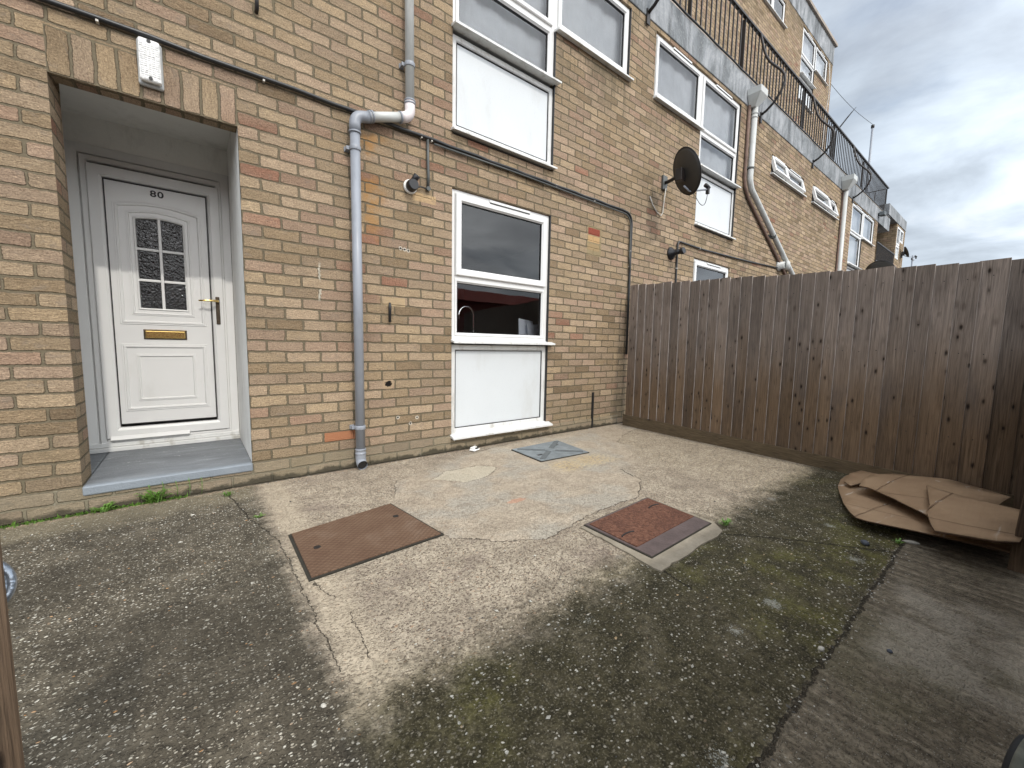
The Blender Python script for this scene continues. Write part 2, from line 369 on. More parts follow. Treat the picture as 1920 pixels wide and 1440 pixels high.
    mid = g.mix(g.step(d2, .36, .24)*g.step(s2[0], .24, .18)*.8, mid, (.66, .58, .45))
    mid = g.mix(g.step(wl, .50, .66)*.35, mid, (.21, .17, .13))
    mid = g.mix(g.step(g.noise(g.vs(P2, (1, 1, 1), (4, 4, 0)), 3.2, 5, .7), .52, .66)*.5*g.step(x, 2.4, 1.6), mid, (.21, .165, .135))
    # the strip against the fence: warm gravelly concrete
    mid = g.mix(g.step(x, 2.5, 3.0)*g.step(wf, .45, .6)*.35, mid, (.50, .42, .28))
    # moss by the front fence; the fence's shadow is also darkened into its colour
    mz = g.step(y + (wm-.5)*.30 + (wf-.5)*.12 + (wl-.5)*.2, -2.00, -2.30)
    moss_shade = g.ramp(wm, [(.25, (.030, .026, .014)), (.5, (.060, .051, .027)), (.75, (.125, .106, .068))])
    moss_shade = g.mix(g.step(bl, .5, .62)*.55*g.step(wm, .35, .6), moss_shade, (.13, .125, .025))
    moss_shade = g.mix(1.0, moss_shade, g.ramp(wf, [(.3, .55), (.5, 1.0), (.7, 1.5)]), 'MULTIPLY')
    moss_shade = g.mix(g.step(wx, .55, .66)*.5, moss_shade, (.25, .22, .16))
    chip = g.step(d1, .42, .32)*g.step(s1[0], .58, .62)
    moss_shade = g.mix(chip*.9, moss_shade, g.ramp(s1[1], [(0, (.11, .095, .065)), (.60, (.24, .215, .155)), (.85, (.45, .41, .33)), (1, (.74, .70, .6))]))
    chip3 = g.step(d3, .22, .15)*g.step(s3[0], .74, .80)
    moss_shade = g.mix(chip3*.85, moss_shade, g.ramp(s3[1], [(0, (.28, .27, .22)), (.7, (.62, .60, .53)), (1, (.55, .36, .17))]))
    ld, lcc = g.voro(Pj, 5.5); ls = g.sep(lcc)
    lich = g.step(ld + (wf-.5)*.40 + (wx-.5)*.5, .04+.15*ls[0], .02+.07*ls[0])*g.step(ls[1], .35, .4)
    moss_shade = g.mix(lich*.7, moss_shade, (.40, .40, .35))
    # left slab: dark, densely chipped
    lc = g.ramp(wm, [(.25, (.052, .044, .032)), (.5, (.092, .079, .057)), (.75, (.16, .138, .102))]
)
    lc = g.mix(1.0, lc, g.ramp(wf, [(.3, .6), (.5, 1.0), (.7, 1.35)]), 'MULTIPLY')
    lc = g.mix(g.step(d2, .42, .28)*g.step(s2[0], .35, .42)*.8, lc, g.ramp(s2[1], [(0, (.075, .06, .045)), (.45, (.22, .19, .14)), (.8, (.46, .42, .33)), (1, (.62, .58, .48))]))
    lc = g.mix(g.step(d1, .38, .26)*g.step(s1[0], .50, .56), lc, g.ramp(s1[1], [(0, (.16, .14, .11)), (.45, (.40, .36, .28)), (.8, (.68, .64, .54)), (.93, (.62, .60, .52)), (1, (.55, .27, .09))]))
    lc = g.mix(g.step(d3, .21, .15)*g.step(s3[0], .72, .78), lc, g.ramp(s3[1], [(0, (.32, .30, .25)), (.7, (.70, .67, .58)), (.9, (.64, .62, .5)), (1, (.58, .27, .08))]))
    lc = g.mix(g.step(bl, .48, .60)*.50, lc, (.042, .036, .026))
    edge = g.step(y + (wm-.5)*.3, -.42, -.12)*left
    lc = g.mix(edge*.35, lc, (.34, .29, .19))
    # paler worn strip either side of the joint on the middle slab
    mid = g.mix(g.step(g.ab(x-.09 + (wm-.5)*.09), .12, .03)*.45, mid, (.52, .44, .325))
    # front slab: brushed concrete, greyer, with the broom direction
    br = g.noise(g.vs(P2, (30, 6, 1)), 1.0, 4, .65, .6)
    fc = g.ramp(br, [(.3, (.085, .069, .048)), (.5, (.15, .125, .09)), (.72, (.27, .23, .17))])
    fc = g.mix(1.0, fc, g.ramp(wf, [(.3, .62), (.5, 1.0), (.7, 1.4)]), 'MULTIPLY')
    fc = g.mix(g.step(wl, .48, .64)*.55, fc, (.12, .105, .062))
    fc = g.mix(g.step(d2, .34, .2)*g.step(s2[0], .66, .7)*.6, fc, (.33, .31, .26))
    band = g.step(g.ab(x - 1.72 + (wl-.5)*.2), .40, .25)*g.step(y, -2.90, -2.98)
    fc = g.mix(band*.5*g.step(wm, .30, .6), fc, (.43, .39, .32))
    c = g.mix(mz, mid, moss_shade)
    c = g.mix(front, c, fc)
    c = g.mix(left, c, lc)
    at1 = g.n('ShaderNodeAttribute'); at1.attribute_name = 'patch'; at2 = g.n('ShaderNodeAttribute'); at2.attribute_name = 'pale'
    sd1 = S(g, at1.outputs['Fac']) + (wm-.5)*.10 + (wf-.5)*.035; sd2 = S(g, at2.outputs['Fac']) + (wm-.5)*.08 + (wf-.5)*.03
    crisp = g.clamp(g.step(y + (wl-.5)*.4, -1.30, -1.45) + g.step(g.noise(P2, 1.7, 2, .5), .52, .60)*.8)
    sk = g.mix(crisp, g.step(sd1, -.09, .13), g.step(sd1, -.004, .004)); sk = S(g, sk.o)
    kc_ = g.ramp(wm, [(.28, (.33, .275, .21)), (.5, (.42, .352, .268)), (.72, (.49, .415, .32))])
    kc_ = g.mix(g.step(wl, .47, .62)*.6, kc_, (.38, .36, .31))
    kc_ = g.mix(1.0, kc_, g.ramp(wf, [(.3, .78), (.5, 1.0), (.7, 1.14)]), 'MULTIPLY')
    kc_ = g.mix(g.step(g.noise(g.vs(P2, (1, 2.6, 1), (3, 3, 0)), 5, 7, .72, .8), .55, .68)*.55, kc_, (.23, .19, .14))
    oy = g.step(x, 1.85, 2.05)*g.step(x, 2.7, 2.45)*g.step(y, -.78, -.86)*g.step(y, -1.12, -1.0)
    kc_ = g.mix(oy*.6*g.step(wf, .4, .6), kc_, (.56, .42, .20))
    ez = g.clamp(g.step(x + (wm-.5)*.5, 1.20, .75) + g.step(y + (wm-.5)*.3, -.45, -.25) + g.step(wl, .56, .66)*.5)
    kc_ = g.mix(g.step(d1, .42, .30)*g.step(s1[0], .45, .5)*.7*ez, kc_, g.ramp(s1[1], [(0, (.19, .15, .115)), (.5, (.33, .27, .2)), (.65, (.64, .57, .45)), (1, (.45, .3, .2))]))
    tl = g.m('SQRT', (x-1.27)*(x-1.27)*.5 + (y+1.28)*(y+1.28)*3) + (wf-.5)*.06
    kc_ = g.mix(g.step(tl, .055, .04)*.6, kc_, (.55, .28, .18))
    c = g.mix(sk, c, kc_)
    c = g.mix(g.step(sd2, -.01, .015)*.75, c, g.mix(wm, (.46, .41, .31), (.60, .54, .42)))
    pe = g.step(g.ab(sd1 + .001), .0042, .0015)*crisp*g.step(wf, .36, .5)
    # joints and cracks (true gaps in the surface: dark dirt and a dip)
    wig = (wf-.5)*.035 + (wm-.5)*.05
    def seg(ax, ay, bx, by, wdt, amp=1.0):
        L = math.hypot(bx-ax, by-ay); ex, ey = (bx-ax)/L, (by-ay)/L
        t = (x-ax)*ex + (y-ay)*ey; dn = g.ab((x-ax)*(-ey) + (y-ay)*ex + wig*amp)
        return g.step(dn, wdt, wdt*.45)*g.step(t, -.01, 0.0)*g.step(t, L+.01, L)
    k = seg(.62, -2.87, 2.62, -2.875, .0085, 1.15)*g.step(wf, .38, .55, .25, 1)
    k = g.mx(k, seg(-.3, -2.87, .62, -2.87, .004, .9))
    for a in [(1.86, -2.25, 2.17, -2.58, .006), (2.17, -2.58, 2.37, -2.87, .006), (-.15, -.10, -.08, -.62, .0042), (-.08, -.62, .005, -1.0, .0025), (.005, -1.0, .02, -2.0, .0020),
              (1.30, -2.27, 1.27, -2.42, .006), (.06, -1.47, .10, -1.62, .0025), (.12, -1.75, .11, -2.0, .0022), (2.37, -1.25, 2.30, -1.42, .006)]:
        k = g.mx(k, seg(*a))
    base_e = g.step(y + (wm-.5)*.03, -.035, -.012)*.85
    k = g.mx(k, base_e); k = g.mx(k, pe*.75); k = g.mx(k, g.step(g.ab(sd2), .004, .001)*.4)
    c = g.mix(k*.82, c, (.022, .018, .012))
    c = g.mix(g.step(y, -.10, -.035)*(1-base_e)*.45*g.step(wf, .4, .6), c, (.46, .33, .23))
    h = wm*.9 + wf*.55 + g.step(d1, .5, .2)*.55 + g.step(d2, .5, .2)*.3 + wx*.2 - k*2.2 + br*front*.6
    g.bsdf(c, .9, normal=g.bump(h, .007), spec=.25)
    return g.mat
M['yard'] = ground_mat('yard'); M['skim'] = ground_mat('skim'); M['pale'] = ground_mat('pale'); M['collar'] = ground_mat('collar')

def rust_mat(name, tread):
    g = G(name); P = g.objc(); x, y, z = g.sep(P)
    a = g.noise(P, 6, 5, .65); b = g.noise(P, 60, 4, .7); f = g.noise(P, 220, 3, .7)
    if tread == 'chequer':
        c = g.ramp(a, [(.3, (.17, .100, .062)), (.55, (.225, .142, .090)), (.75, (.29, .205, .145))])
        px = x/.034; py = y/.014; row = g.fl(py); fx = px + g.m('MODULO', row+100.0, 2.0)*.5
        lx = g.ab(fx - g.fl(fx) - .5); ly = g.ab(py - row - .5)
        t = g.step(lx + ly*1.0, .55, .40)
        h = t*1.2 + b*.5
        c = g.mix(t*.55, g.mix(.5, c, (.075, .04, .028)), c)
        nrm = g.bump(h, .004)
    else:
        c = g.ramp(b, [(.28, (.055, .027, .020)), (.48, (.155, .070, .045)), (.66, (.24, .118, .075)), (.8, (.33, .19, .14))])
        c = g.mix(g.step(a, .45, .65)*.5, c, (.10, .045, .032))
        c = g.mix(g.step(f, .58, .7)*.5, c, (.35, .23, .18))
        nrm = g.bump(b+f*.6, .008)
    g.bsdf(c, .85, .15, normal=nrm, spec=.3); return g.mat
M['rust_tread'] = rust_mat('rusty_chequer_plate', 'chequer'); M['rust_pit'] = rust_mat('pitted_rusty_plate', 'pit')
def galv_mat():
    g = G('galvanised_cover'); P = g.objc(); x, y, z = g.sep(P)
    a = g.noise(P, 9, 5, .65); b = g.noise(P, 120, 3, .7)
    c = g.ramp(a, [(.3, (.15, .175, .185)), (.7, (.27, .30, .315))]); c = g.mix(g.step(b, .55, .7)*.4, c, (.36, .36, .34))
    g.bsdf(c, .6, .25, normal=g.bump(b, .003)); return g.mat
M['galv'] = galv_mat()
M['galv_dark'] = simple('galvanised_strip', (.12, .135, .14), .7, .2, var=.25, nscale=30)

def wood_mat(name, top=(.205, .168, .142), low=(.150, .102, .064), horizontal=False, zsplit=1.3):
    g = G(name); P = g.objc(); W, N = g.pos(); wx_, wy_, wz_ = g.sep(W); r = g.objrand()
    off = g.comb(r*37.0, r*91.0, r*13.0)
    q = g.n('ShaderNodeVectorMath', operation='ADD'); g.put(q.inputs[0], P); g.put(q.inputs[1], off); q = S(g, q.outputs[0])
    sc_ = (70, 70, 2.4) if not horizontal else (70, 2.4, 70)
    grain = g.noise(g.vs(q, sc_), 1.0, 6, .62, 2.0); fine = g.noise(g.vs(q, tuple(v*3 for v in sc_)), 1.0, 3, .6)
    blot = g.noise(g.vs(q, (3, 3, 1.2)), 1.0, 4, .6)
    # knots: sparse voronoi cells
    kd, kc = g.voro(g.vs(q, (20, 20, 9.0) if not horizontal else (16, 5, 16)), 1.0); ks = g.sep(kc)
    kn = g.step(kd + (grain-.5)*.12, .15 + ks[1]*.08, .06)*g.step(ks[0] + (g.noise(g.vs(P, (1.2, 1.2, 2.2)), 1.0, 2, .5)-.5)*1.5, .52, .56)
    halo = g.step(kd, .40, .1)*g.step(ks[0], .50, .54)
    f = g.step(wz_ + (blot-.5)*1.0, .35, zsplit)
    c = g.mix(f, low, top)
    c = g.mix(1.0, c, g.ramp(grain, [(.25, .45), (.5, 1.0), (.75, 1.55)]), 'MULTIPLY')
    c = g.mix(1.0, c, g.ramp(r, [(0, .74), (.5, 1.0), (1, 1.24)]), 'MULTIPLY')
    c = g.mix(g.step(blot, .5, .68)*.4, c, (.065, .052, .045))
    c = g.mix(halo*.4, c, (.05, .033, .022)); c = g.mix(kn*.9, c, (.012, .008, .006))
    c = g.mix(g.step(fine, .62, .74)*.35, c, (.20, .165, .14))
    g.bsdf(c, .85, normal=g.bump(grain+fine*.5-kn, .004), spec=.2); return g.mat
M['wood'] = wood_mat('weathered_fence_board'); M['gravelboard'] = wood_mat('gravel_board_timber', (.13, .10, .066), (.095, .070, .042), True)
M['gatewood'] = wood_mat('gate_timber', (.13, .088, .058), (.11, .075, .048))
M['arris'] = simple('worn_sunlit_board_edge', (.42, .37, .33), .9, var=.35, nscale=9, dirt=(.12, .08, .06), dirtamt=.7)  # pale worn arris, lightened to paint in sun on the board edges

def card_mat():
    g = G('brown_cardboard'); P = g.objc(); a = g.noise(P, 3, 4, .6); b = g.noise(g.vs(P, (3, 60, 1)), 1.0, 3, .6)
    s_ = g.noise(g.vs(P, (2.2, 9, 1), (3, 1, 0)), 1.5, 4, .55, 1.0)
    c = g.ramp(a, [(.3, (.28, .185, .112)), (.7, (.38, .265, .165))])
    x, y, z = g.sep(P)
    c = g.mix(g.step(s_, .60, .70)*.55, c, (.60, .55, .49))
    wv = g.noise(P, 14, 3, .6)
    cr = g.mx(g.step(g.ab(y - .11 + x*.12 + (wv-.5)*.01), .006, .001), g.step(g.ab(x + .20 + (wv-.5)*.01), .006, .001))
    c = g.mix(cr*.5, c, (.16, .10, .06))
    c = g.mix(g.step(g.noise(P, 2.2, 4, .6), .55, .7)*.35, c, (.20, .135, .085))
    c = g.mix(g.step(b, .5, .8)*.15, c, (.2, .12, .07))
    g.bsdf(c, .85, normal=g.bump(b+a*2-cr*2, .003), spec=.2); return g.mat
M['card'] = card_mat()
M['card_edge'] = simple('torn_cardboard_edge', (.10, .06, .035), .9, var=.3, nscale=60)

# ------------------------------------------------------------------ mesh helpers
class MB:
    def __init__(s): s.bm = bmesh.new()
    def box(s, x0, x1, y0, y1, z0, z1, mtx=None):
        vs = [s.bm.verts.new(Vector((x, y, z))) for x in (x0, x1) for y in (y0, y1) for z in (z0, z1)]
        if mtx is not None:
            for v in vs: v.co = mtx @ v.co
        for f in ((0, 1, 3, 2), (4, 6, 7, 5), (0, 4, 5, 1), (2, 3, 7, 6), (0, 2, 6, 4), (1, 5, 7, 3)):
            s.bm.faces.new([vs[i] for i in f])
        return s
    def poly(s, pts):
        s.bm.faces.new([s.bm.verts.new(Vector(p)) for p in pts]); return s
    def prism(s, pts, h):                 # flat polygon pts (x,y,z) extruded by vector h
        a = [s.bm.verts.new(Vector(p)) for p in pts]; b = [s.bm.verts.new(Vector(p)+Vector(h)) for p in pts]
        s.bm.faces.new(a); s.bm.faces.new(list(reversed(b))); n = len(a)
        for i in range(n): s.bm.faces.new([a[i], b[i], b[(i+1) % n], a[(i+1) % n]])
        return s
    def tube(s, pts, r, seg=12, caps=True, flat=1.0):
        pts = [Vector(p) for p in pts]; rings = []; up = None
        for i, p in enumerate(pts):
            t = (pts[min(i+1, len(pts)-1)] - pts[max(i-1, 0)]).normalized()
            if up is None:
                up = Vector((0, 0, 1)) if abs(t.z) < .9 else Vector((0, 1, 0))
            a = t.cross(up).normalized(); b = a.cross(t).normalized(); up = b
            rr = r[i] if isinstance(r, (list, tuple)) else r
            rings.append([s.bm.verts.new(p + a*rr*math.cos(k*2*math.pi/seg) + b*rr*flat*math.sin(k*2*math.pi/seg)) for k in range(seg)])
        for i in range(len(rings)-1):
            for k in range(seg):
                f = s.bm.faces.new([rings[i][k], rings[i][(k+1) % seg], rings[i+1][(k+1) % seg], rings[i+1][k]]); f.smooth = True
        if caps: s.bm.faces.new(list(reversed(rings[0]))); s.bm.faces.new(rings[-1])
        return s
    def lathe(s, prof, c, ax, seg=24, close=True):      # prof: (radius, along axis)
        ax = Vector(ax).normalized(); u_ = ax.orthogonal().normalized(); v_ = ax.cross(u_); c = Vector(c); rings = []
        for r_, h_ in prof:
            rings.append([s.bm.verts.new(c + ax*h_ + (u_*math.cos(k*2*math.pi/seg) + v_*math.sin(k*2*math.pi/seg))*r_) for k in range(seg)])
        for i in range(len(rings)-1):
            for k in range(seg):
                f = s.bm.faces.new([rings[i][k], rings[i][(k+1) % seg], rings[i+1][(k+1) % seg], rings[i+1][k]]); f.smooth = True
        if close:
            s.bm.faces.new(list(reversed(rings[0]))); s.bm.faces.new(rings[-1])
        return s
    def sweep(s, path, prof):        # closed path (x,z) clockwise or not; prof list of (inset, y); mitred
        n = len(path); area = sum(path[i][0]*path[(i+1) % n][1] - path[(i+1) % n][0]*path[i][1] for i in range(n))
        sg = 1 if area > 0 else -1; rings = []
        offs = []
        for i in range(n):
            a, b, c = Vector(path[i-1]), Vector(path[i]), Vector(path[(i+1) % n])
            e1 = (b-a).normalized(); e2 = (c-b).normalized()
            n1 = Vector((-e1.y, e1.x))*sg; n2 = Vector((-e2.y, e2.x))*sg
            m_ = (n1+n2); m_ = m_/max(.2, (1+n1.dot(n2)))
            offs.append(m_)
        for i in range(n):
            rings.append([s.bm.verts.new((path[i][0]+offs[i].x*q[0], q[1], path[i][1]+offs[i].y*q[0])) for q in prof])
        k = len(prof)
        for i in range(n):
            A, B = rings[i], rings[(i+1) % n]
            for j in range(k):
                s.bm.faces.new([A[j], A[(j+1) % k], B[(j+1) % k], B[j]])
        return s
    def build(s, name, m, parent=None, bevel=0.0, smooth=False, seg=2):
        if name not in ('pane', 'obscure_pane'): bmesh.ops.recalc_face_normals(s.bm, faces=s.bm.faces)
        me = bpy.data.meshes.new(name); s.bm.to_mesh(me); s.bm.free()
        o = bpy.data.objects.new(name, me); COL.objects.link(o)
        me.materials.append(M[m] if isinstance(m, str) else m)
        if smooth:
            for p in me.polygons: p.use_smooth = True
        if bevel:
            b = o.modifiers.new('bevel', 'BEVEL'); b.width = bevel; b.segments = seg; b.limit_method = 'ANGLE'; b.angle_limit = R(40)
        if parent: 
            o.parent = parent; o.matrix_parent_inverse = Matrix.Identity(4)
            if parent.location.length or parent.rotation_euler.to_matrix() != Matrix.Identity(3):
                pass
        return o
def rect(x0, x1, z0, z1): return [(x0, z0), (x1, z0), (x1, z1), (x0, z1)]
def tag(o, label=None, cat=None, group=None, kind=None):
    if label: o['label'] = label
    if cat: o['category'] = cat
    if group: o['group'] = group
    if kind: o['kind'] = kind
    return o
def thing(name, label, cat, group=None, loc=(0, 0, 0)):
    o = bpy.data.objects.new(name, None); COL.objects.link(o); o.empty_display_size = .1; o.location = loc
    return tag(o, label, cat, group)
def local(o, parent):          # parent keeps world placement although parent has a location
    o.parent = parent; o.matrix_parent_inverse = Matrix.Translation(-Vector(parent.location)); return o
def copy_tree(o, parent=None):
    c = o.copy(); COL.objects.link(c)
    if parent: c.parent = parent
    for ch in list(o.children): copy_tree(ch, c)
    return c

# ------------------------------------------------------------------ ground
g_ = MB(); 
g_.poly([(-300, -300, -.012), (600, -300, -.012), (600, 300, -.012), (-300, 300, -.012)])
tag(g_.build('ground', 'tar'), kind='structure')
PATCH = [(.80, -.50), (.66, -.85), (.60, -1.05), (.70, -1.46), (.86, -1.62), (1.08, -1.76), (1.30, -1.74), (1.34, -1.70), (1.98, -1.68), (2.28, -1.50), (2.40, -1.25), (2.66, -1.22), (3.02, -.92), (3.12, -.66), (3.40, -.50),
         (3.93, -.33), (3.96, -.04), (2.9, -.06), (2.0, -.10), (1.55, -.20), (1.15, -.36)]
PALE = [(1.02, -.62), (1.20, -.80), (1.42, -.78), (1.60, -.64), (1.50, -.52), (1.22, -.50)]
def sdist(px, py, poly):              # signed distance, positive inside
    d_ = 1e9; ins = False; n = len(poly)
    for i in range(n):
        ax, ay = poly[i]; bx_, by_ = poly[(i+1) % n]; ex, ey = bx_-ax, by_-ay; wx2, wy2 = px-ax, py-ay
        t_ = max(0, min(1, (wx2*ex+wy2*ey)/(ex*ex+ey*ey))); d_ = min(d_, math.hypot(wx2-ex*t_, wy2-ey*t_))
        if (ay > py) != (by_ > py) and px < ex*(py-ay)/(by_-ay)+ax: ins = not ins
    return d_ if ins else -d_
g_ = MB(); NX, NY = 200, 108
att = {}
vs = {}
for i in range(NX+1):
    for j in range(NY+1):
        X = -3.2 + 7.25*i/NX; Y = -3.9 + 3.9*j/NY
        hgt = (mnoise.noise(Vector((X*1.1, Y*1.1, 0)))*.006 + mnoise.noise(Vector((X*4, Y*4, 2)))*.0022)*min(1, -Y/.3) 
        if X < .0: hgt += .004*math.exp(-((X)/.2)**2)
        for (cx, cy, hw, hh) in ((.36, -1.18, .36, .34), (1.64, -1.99, .42, .33), (2.28, -.52, .36, .28)):
            if abs(X-cx) < hw and abs(Y-cy) < hh: hgt *= .15
        sd1 = sdist(X, Y, PATCH) if .2 < X < 4.1 and Y > -2.0 else -1; sd2 = sdist(X, Y, PALE) if .8 < X < 1.9 and -1 < Y < -.3 else -1
        att[i, j] = (max(-.5, min(.5, sd1)), max(-.5, min(.5, sd2)))
        if sd1 > 0: hgt = hgt*.5 + .003*min(1, sd1/.04)
        vs[i, j] = g_.bm.verts.new((X, Y, hgt))
for i in range(NX):
    for j in range(NY):
        g_.bm.faces.new([vs[i, j], vs[i+1, j], vs[i+1, j+1], vs[i, j+1]])
order = [att[i, j] for i in range(NX+1) for j in range(NY+1)]
yard = tag(g_.build('yard_paving', 'yard', smooth=True), kind='structure')
for nm, k_ in (('patch', 0), ('pale', 1)):
    at_ = yard.data.attributes.new(nm, 'FLOAT', 'POINT'); at_.data.foreach_set('value', [o_[k_] for o_ in order])


def ragged(pts, amp=.012, step_=.03, seed=0):
    out = []
    for i in range(len(pts)):
        a, b = Vector(pts[i]), Vector(pts[(i+1) % len(pts)]); n = max(1, int((b-a).length/step_))
        e = (b-a).normalized() if (b-a).length else Vector((1, 0)); nn = Vector((-e.y, e.x))
        for k in range(n):
            p = a + (b-a)*(k/n); dlt = mnoise.noise(Vector((p.x*7+seed, p.y*7, seed)))*amp*2 + mnoise.noise(Vector((p.x*30, p.y*30, seed)))*amp*.8
            out.append((p.x+nn.x*dlt, p.y+nn.y*dlt))
    return out
def sheet(name, pts, z, m, amp=.012, seed=0, th=.012):
    b = MB(); P = ragged(pts, amp, .03, seed)
    b.prism([(p[0], p[1], z) for p in P], (0, 0, -th)); bmesh.ops.triangulate(b.bm, faces=[f for f in b.bm.faces if len(f.verts) > 4])
    return b.build(name, m)

# manhole covers ------------------------------------------------
def cover_thing(name, label, c4, groupz):
    cx = sum(p[0] for p in c4)/4; cy = sum(p[1] for p in c4)/4
    t = thing(name, label, 'manhole cover', None, (cx, cy, 0)); return t, cx, cy
def quad_sheet(pts, cx, cy, z0, z1, inset, name, m, parent, bevel=0.002):
    c = Vector((sum(p[0] for p in pts)/4, sum(p[1] for p in pts)/4)); P = []
    for p in pts:
        dv = (c-Vector(p)); P.append(Vector(p)+dv.normalized()*inset)
    b = MB(); b.prism([(p.x-cx, p.y-cy, z0) for p in P], (0, 0, z1-z0)); o = b.build(name, m, parent, bevel); return o
c1 = [(.060, -.974), (.612, -.885), (.676, -1.415), (.054, -1.450)]
t, cx, cy = cover_thing('manhole_cover', 'brown rusty chequer plate manhole cover nearest the door, with two round key holes', c1, 0)
quad_sheet(c1, cx, cy, -.02, .0075, -.010, 'cover_seat', 'soil', t, 0)
o = quad_sheet(c1, cx, cy, .004, .0135, .006, 'cover_plate', 'rust_tread', t)
for kx, ky in ((.135, -1.20), (.565, -1.085)):
    MB().lathe([(.016, 0), (.016, .0012)], (kx-cx, ky-cy, .0138), (0, 0, 1), 16).build('key_hole', 'gasket', t)
c2 = [(1.350, -1.784), (1.972, -1.752), (1.925, -2.177), (1.346, -2.190)]
t, cx, cy = cover_thing('manhole_cover', 'reddish pitted rusty manhole cover with a dark steel strip, set in a concrete collar', c2, 0)
b = MB(); P = ragged([(1.312, -1.772), (1.60, -1.762), (1.990, -1.738), (1.985, -2.0), (1.975, -2.17), (1.90, -2.262), (1.6, -2.270), (1.283, -2.282)], .010, .03, 9)
b.prism([(p[0]-cx, p[1]-cy, .0075) for p in P], (0, 0, -.02)); bmesh.ops.triangulate(b.bm, faces=[f for f in b.bm.faces if len(f.verts) > 4]); b.build('concrete_collar', 'collar', t)
quad_sheet(c2, cx, cy, .0, .0125, -.012, 'cover_seat', 'soil', t, 0)
quad_sheet(c2, cx, cy, .004, .0155, -.003, 'cover_frame', 'rust_dark', t)
inner = [(1.362, -1.797), (1.958, -1.766), (1.934, -2.085), (1.355, -2.102)]
quad_sheet(inner, cx, cy, .004, .0205, .002, 'cover_plate', 'rust_pit', t)
for kx, ky, a in ((1.43, -2.0, .5), (1.865, -1.87, .5)):
    b = MB(); pts = [(kx-cx+.05*math.cos(s_*math.pi)*1.0, ky-cy+.012*math.sin(s_*math.pi), .0215) for s_ in [i/8 for i in range(9)]]
    b.tube(pts, .004, 6).build('lifting_handle', 'gasket', t)
c3 = [(2.004, -.305), (2.612, -.286), (2.528, -.775), (1.972, -.742)]
t, cx, cy = cover_thing('manhole_cover', 'grey galvanised manhole cover with a raised cross, under the lower window', c3, 0)
quad_sheet(c3, cx, cy, .0, .0105, -.008, 'cover_seat', 'soil', t, 0)
quad_sheet(c3, cx, cy, .004, .015, .0, 'cover_plate', 'galv', t)
b = MB()
for a, bb in ((0, 2), (1, 3)):
    A = Vector(c3[a])-Vector((cx, cy)); B = Vector(c3[bb])-Vector((cx, cy)); e = (B-A).normalized(); nn = Vector((-e.y, e.x))*.024
    zz = .0175 if a == 0 else .0178
    b.prism([(*(A+e*.05+nn), .0152), (*(A+e*.05-nn), .0152), (*(B-e*.05-nn), .0152), (*(B-e*.05+nn), .0152)], (0, 0, zz-.0152))
b.build('raised_cross', 'galv_dark', t)
MB().lathe([(.05, 0), (.05, .004)], (0, 0, .0152), (0, 0, 1), 24).build('centre_boss', 'galv', t)
for kx, ky in ((2.085, -.60), (2.455, -.42)):
    MB().box(kx-cx-.028, kx-cx+.028, ky-cy-.014, ky-cy+.014, .0152, .0168).build('key_slot', 'gasket', t, .001)

# ------------------------------------------------------------------ apartment building
apt = thing('apartment_building', 'long buff brick block of flats with grey concrete bands and white windows', 'building')
def wall_grid(bld, x0, x1, z0, z1, holes, y=0.0, depth=.10):
    xs = sorted({x0, x1} | {h[0] for h in holes} | {h[1] for h in holes}); zs = sorted({z0, z1} | {h[2] for h in holes} | {h[3] for h in holes})
    for i in range(len(xs)-1):
        for j in range(len(zs)-1):
            cx_, cz_ = (xs[i]+xs[i+1])/2, (zs[j]+zs[j+1])/2
            if any(h[0] < cx_ < h[1] and h[2] < cz_ < h[3] for h in holes): continue
            bld.poly([(xs[i], y, zs[j]), (xs[i+1], y, zs[j]), (xs[i+1], y, zs[j+1]), (xs[i], y, zs[j+1])])
def reveals(bld, h, y=0.0, depth=.10, sides='LRTB'):
    x0, x1, z0, z1 = h
    if 'L' in sides: bld.poly([(x0, y, z0), (x0, y, z1), (x0, y+depth, z1), (x0, y+depth, z0)])
    if 'R' in sides: bld.poly([(x1, y, z0), (x1, y+depth, z0), (x1, y+depth, z1), (x1, y, z1)])
    if 'T' in sides: bld.poly([(x0, y, z1), (x1, y, z1), (x1, y+depth, z1), (x0, y+depth, z1)])
    if 'B' in sides: bld.poly([(x0, y, z0), (x0, y+depth, z0), (x1, y+depth, z0), (x1, y, z0)])
def L_cells(xa, xm, xb, zt, zmid, zlow, tall_left):
    pass
HEAD = 4.90
door_h = (-.80, 0.0, .13, 2.31)
sold = (-.80, 0.0, 2.31, 2.535)
holes = [door_h, sold, (1.535, 2.705, .115, 2.325),
         (1.535, 2.71, 2.76, HEAD), (2.71, 3.90, 4.12, HEAD),
         (4.42, 5.60, 4.12, HEAD), (5.60, 6.83, 2.76, HEAD), (5.64, 6.81, .115, 2.325),
         (8.18, 9.90, 4.19, 4.54), (10.45, 12.25, 4.19, 4.57),
         (13.60, 14.83, 2.76, 4.93), (14.83, 16.06, 4.18, 4.93), (13.60, 14.8, .115, 2.325)]
b = MB(); wall_grid(b, -3.6, 16.5, 0, 4.95, holes)
for h in holes:
    if h in (door_h, sold): continue
    s_ = 'LRTB'
    if h == (1.535, 2.71, 2.76, HEAD): s_ = 'LTB'
    if h == (2.71, 3.90, 4.12, HEAD): s_ = 'RTB'
    if h == (4.42, 5.60, 4.12, HEAD): s_ = 'LTB'
    if h == (5.60, 6.83, 2.76, HEAD): s_ = 'RTB'
    if h[0] == 13.60 and h[3] > 4: s_ = 'LTB'
    if h[0] == 14.83: s_ = 'RTB'
    reveals(b, h, 0, .10, s_)
b.poly([(2.71, 0, 2.76), (2.71, .1, 2.76), (2.71, .1, 4.12), (2.71, 0, 4.12)])
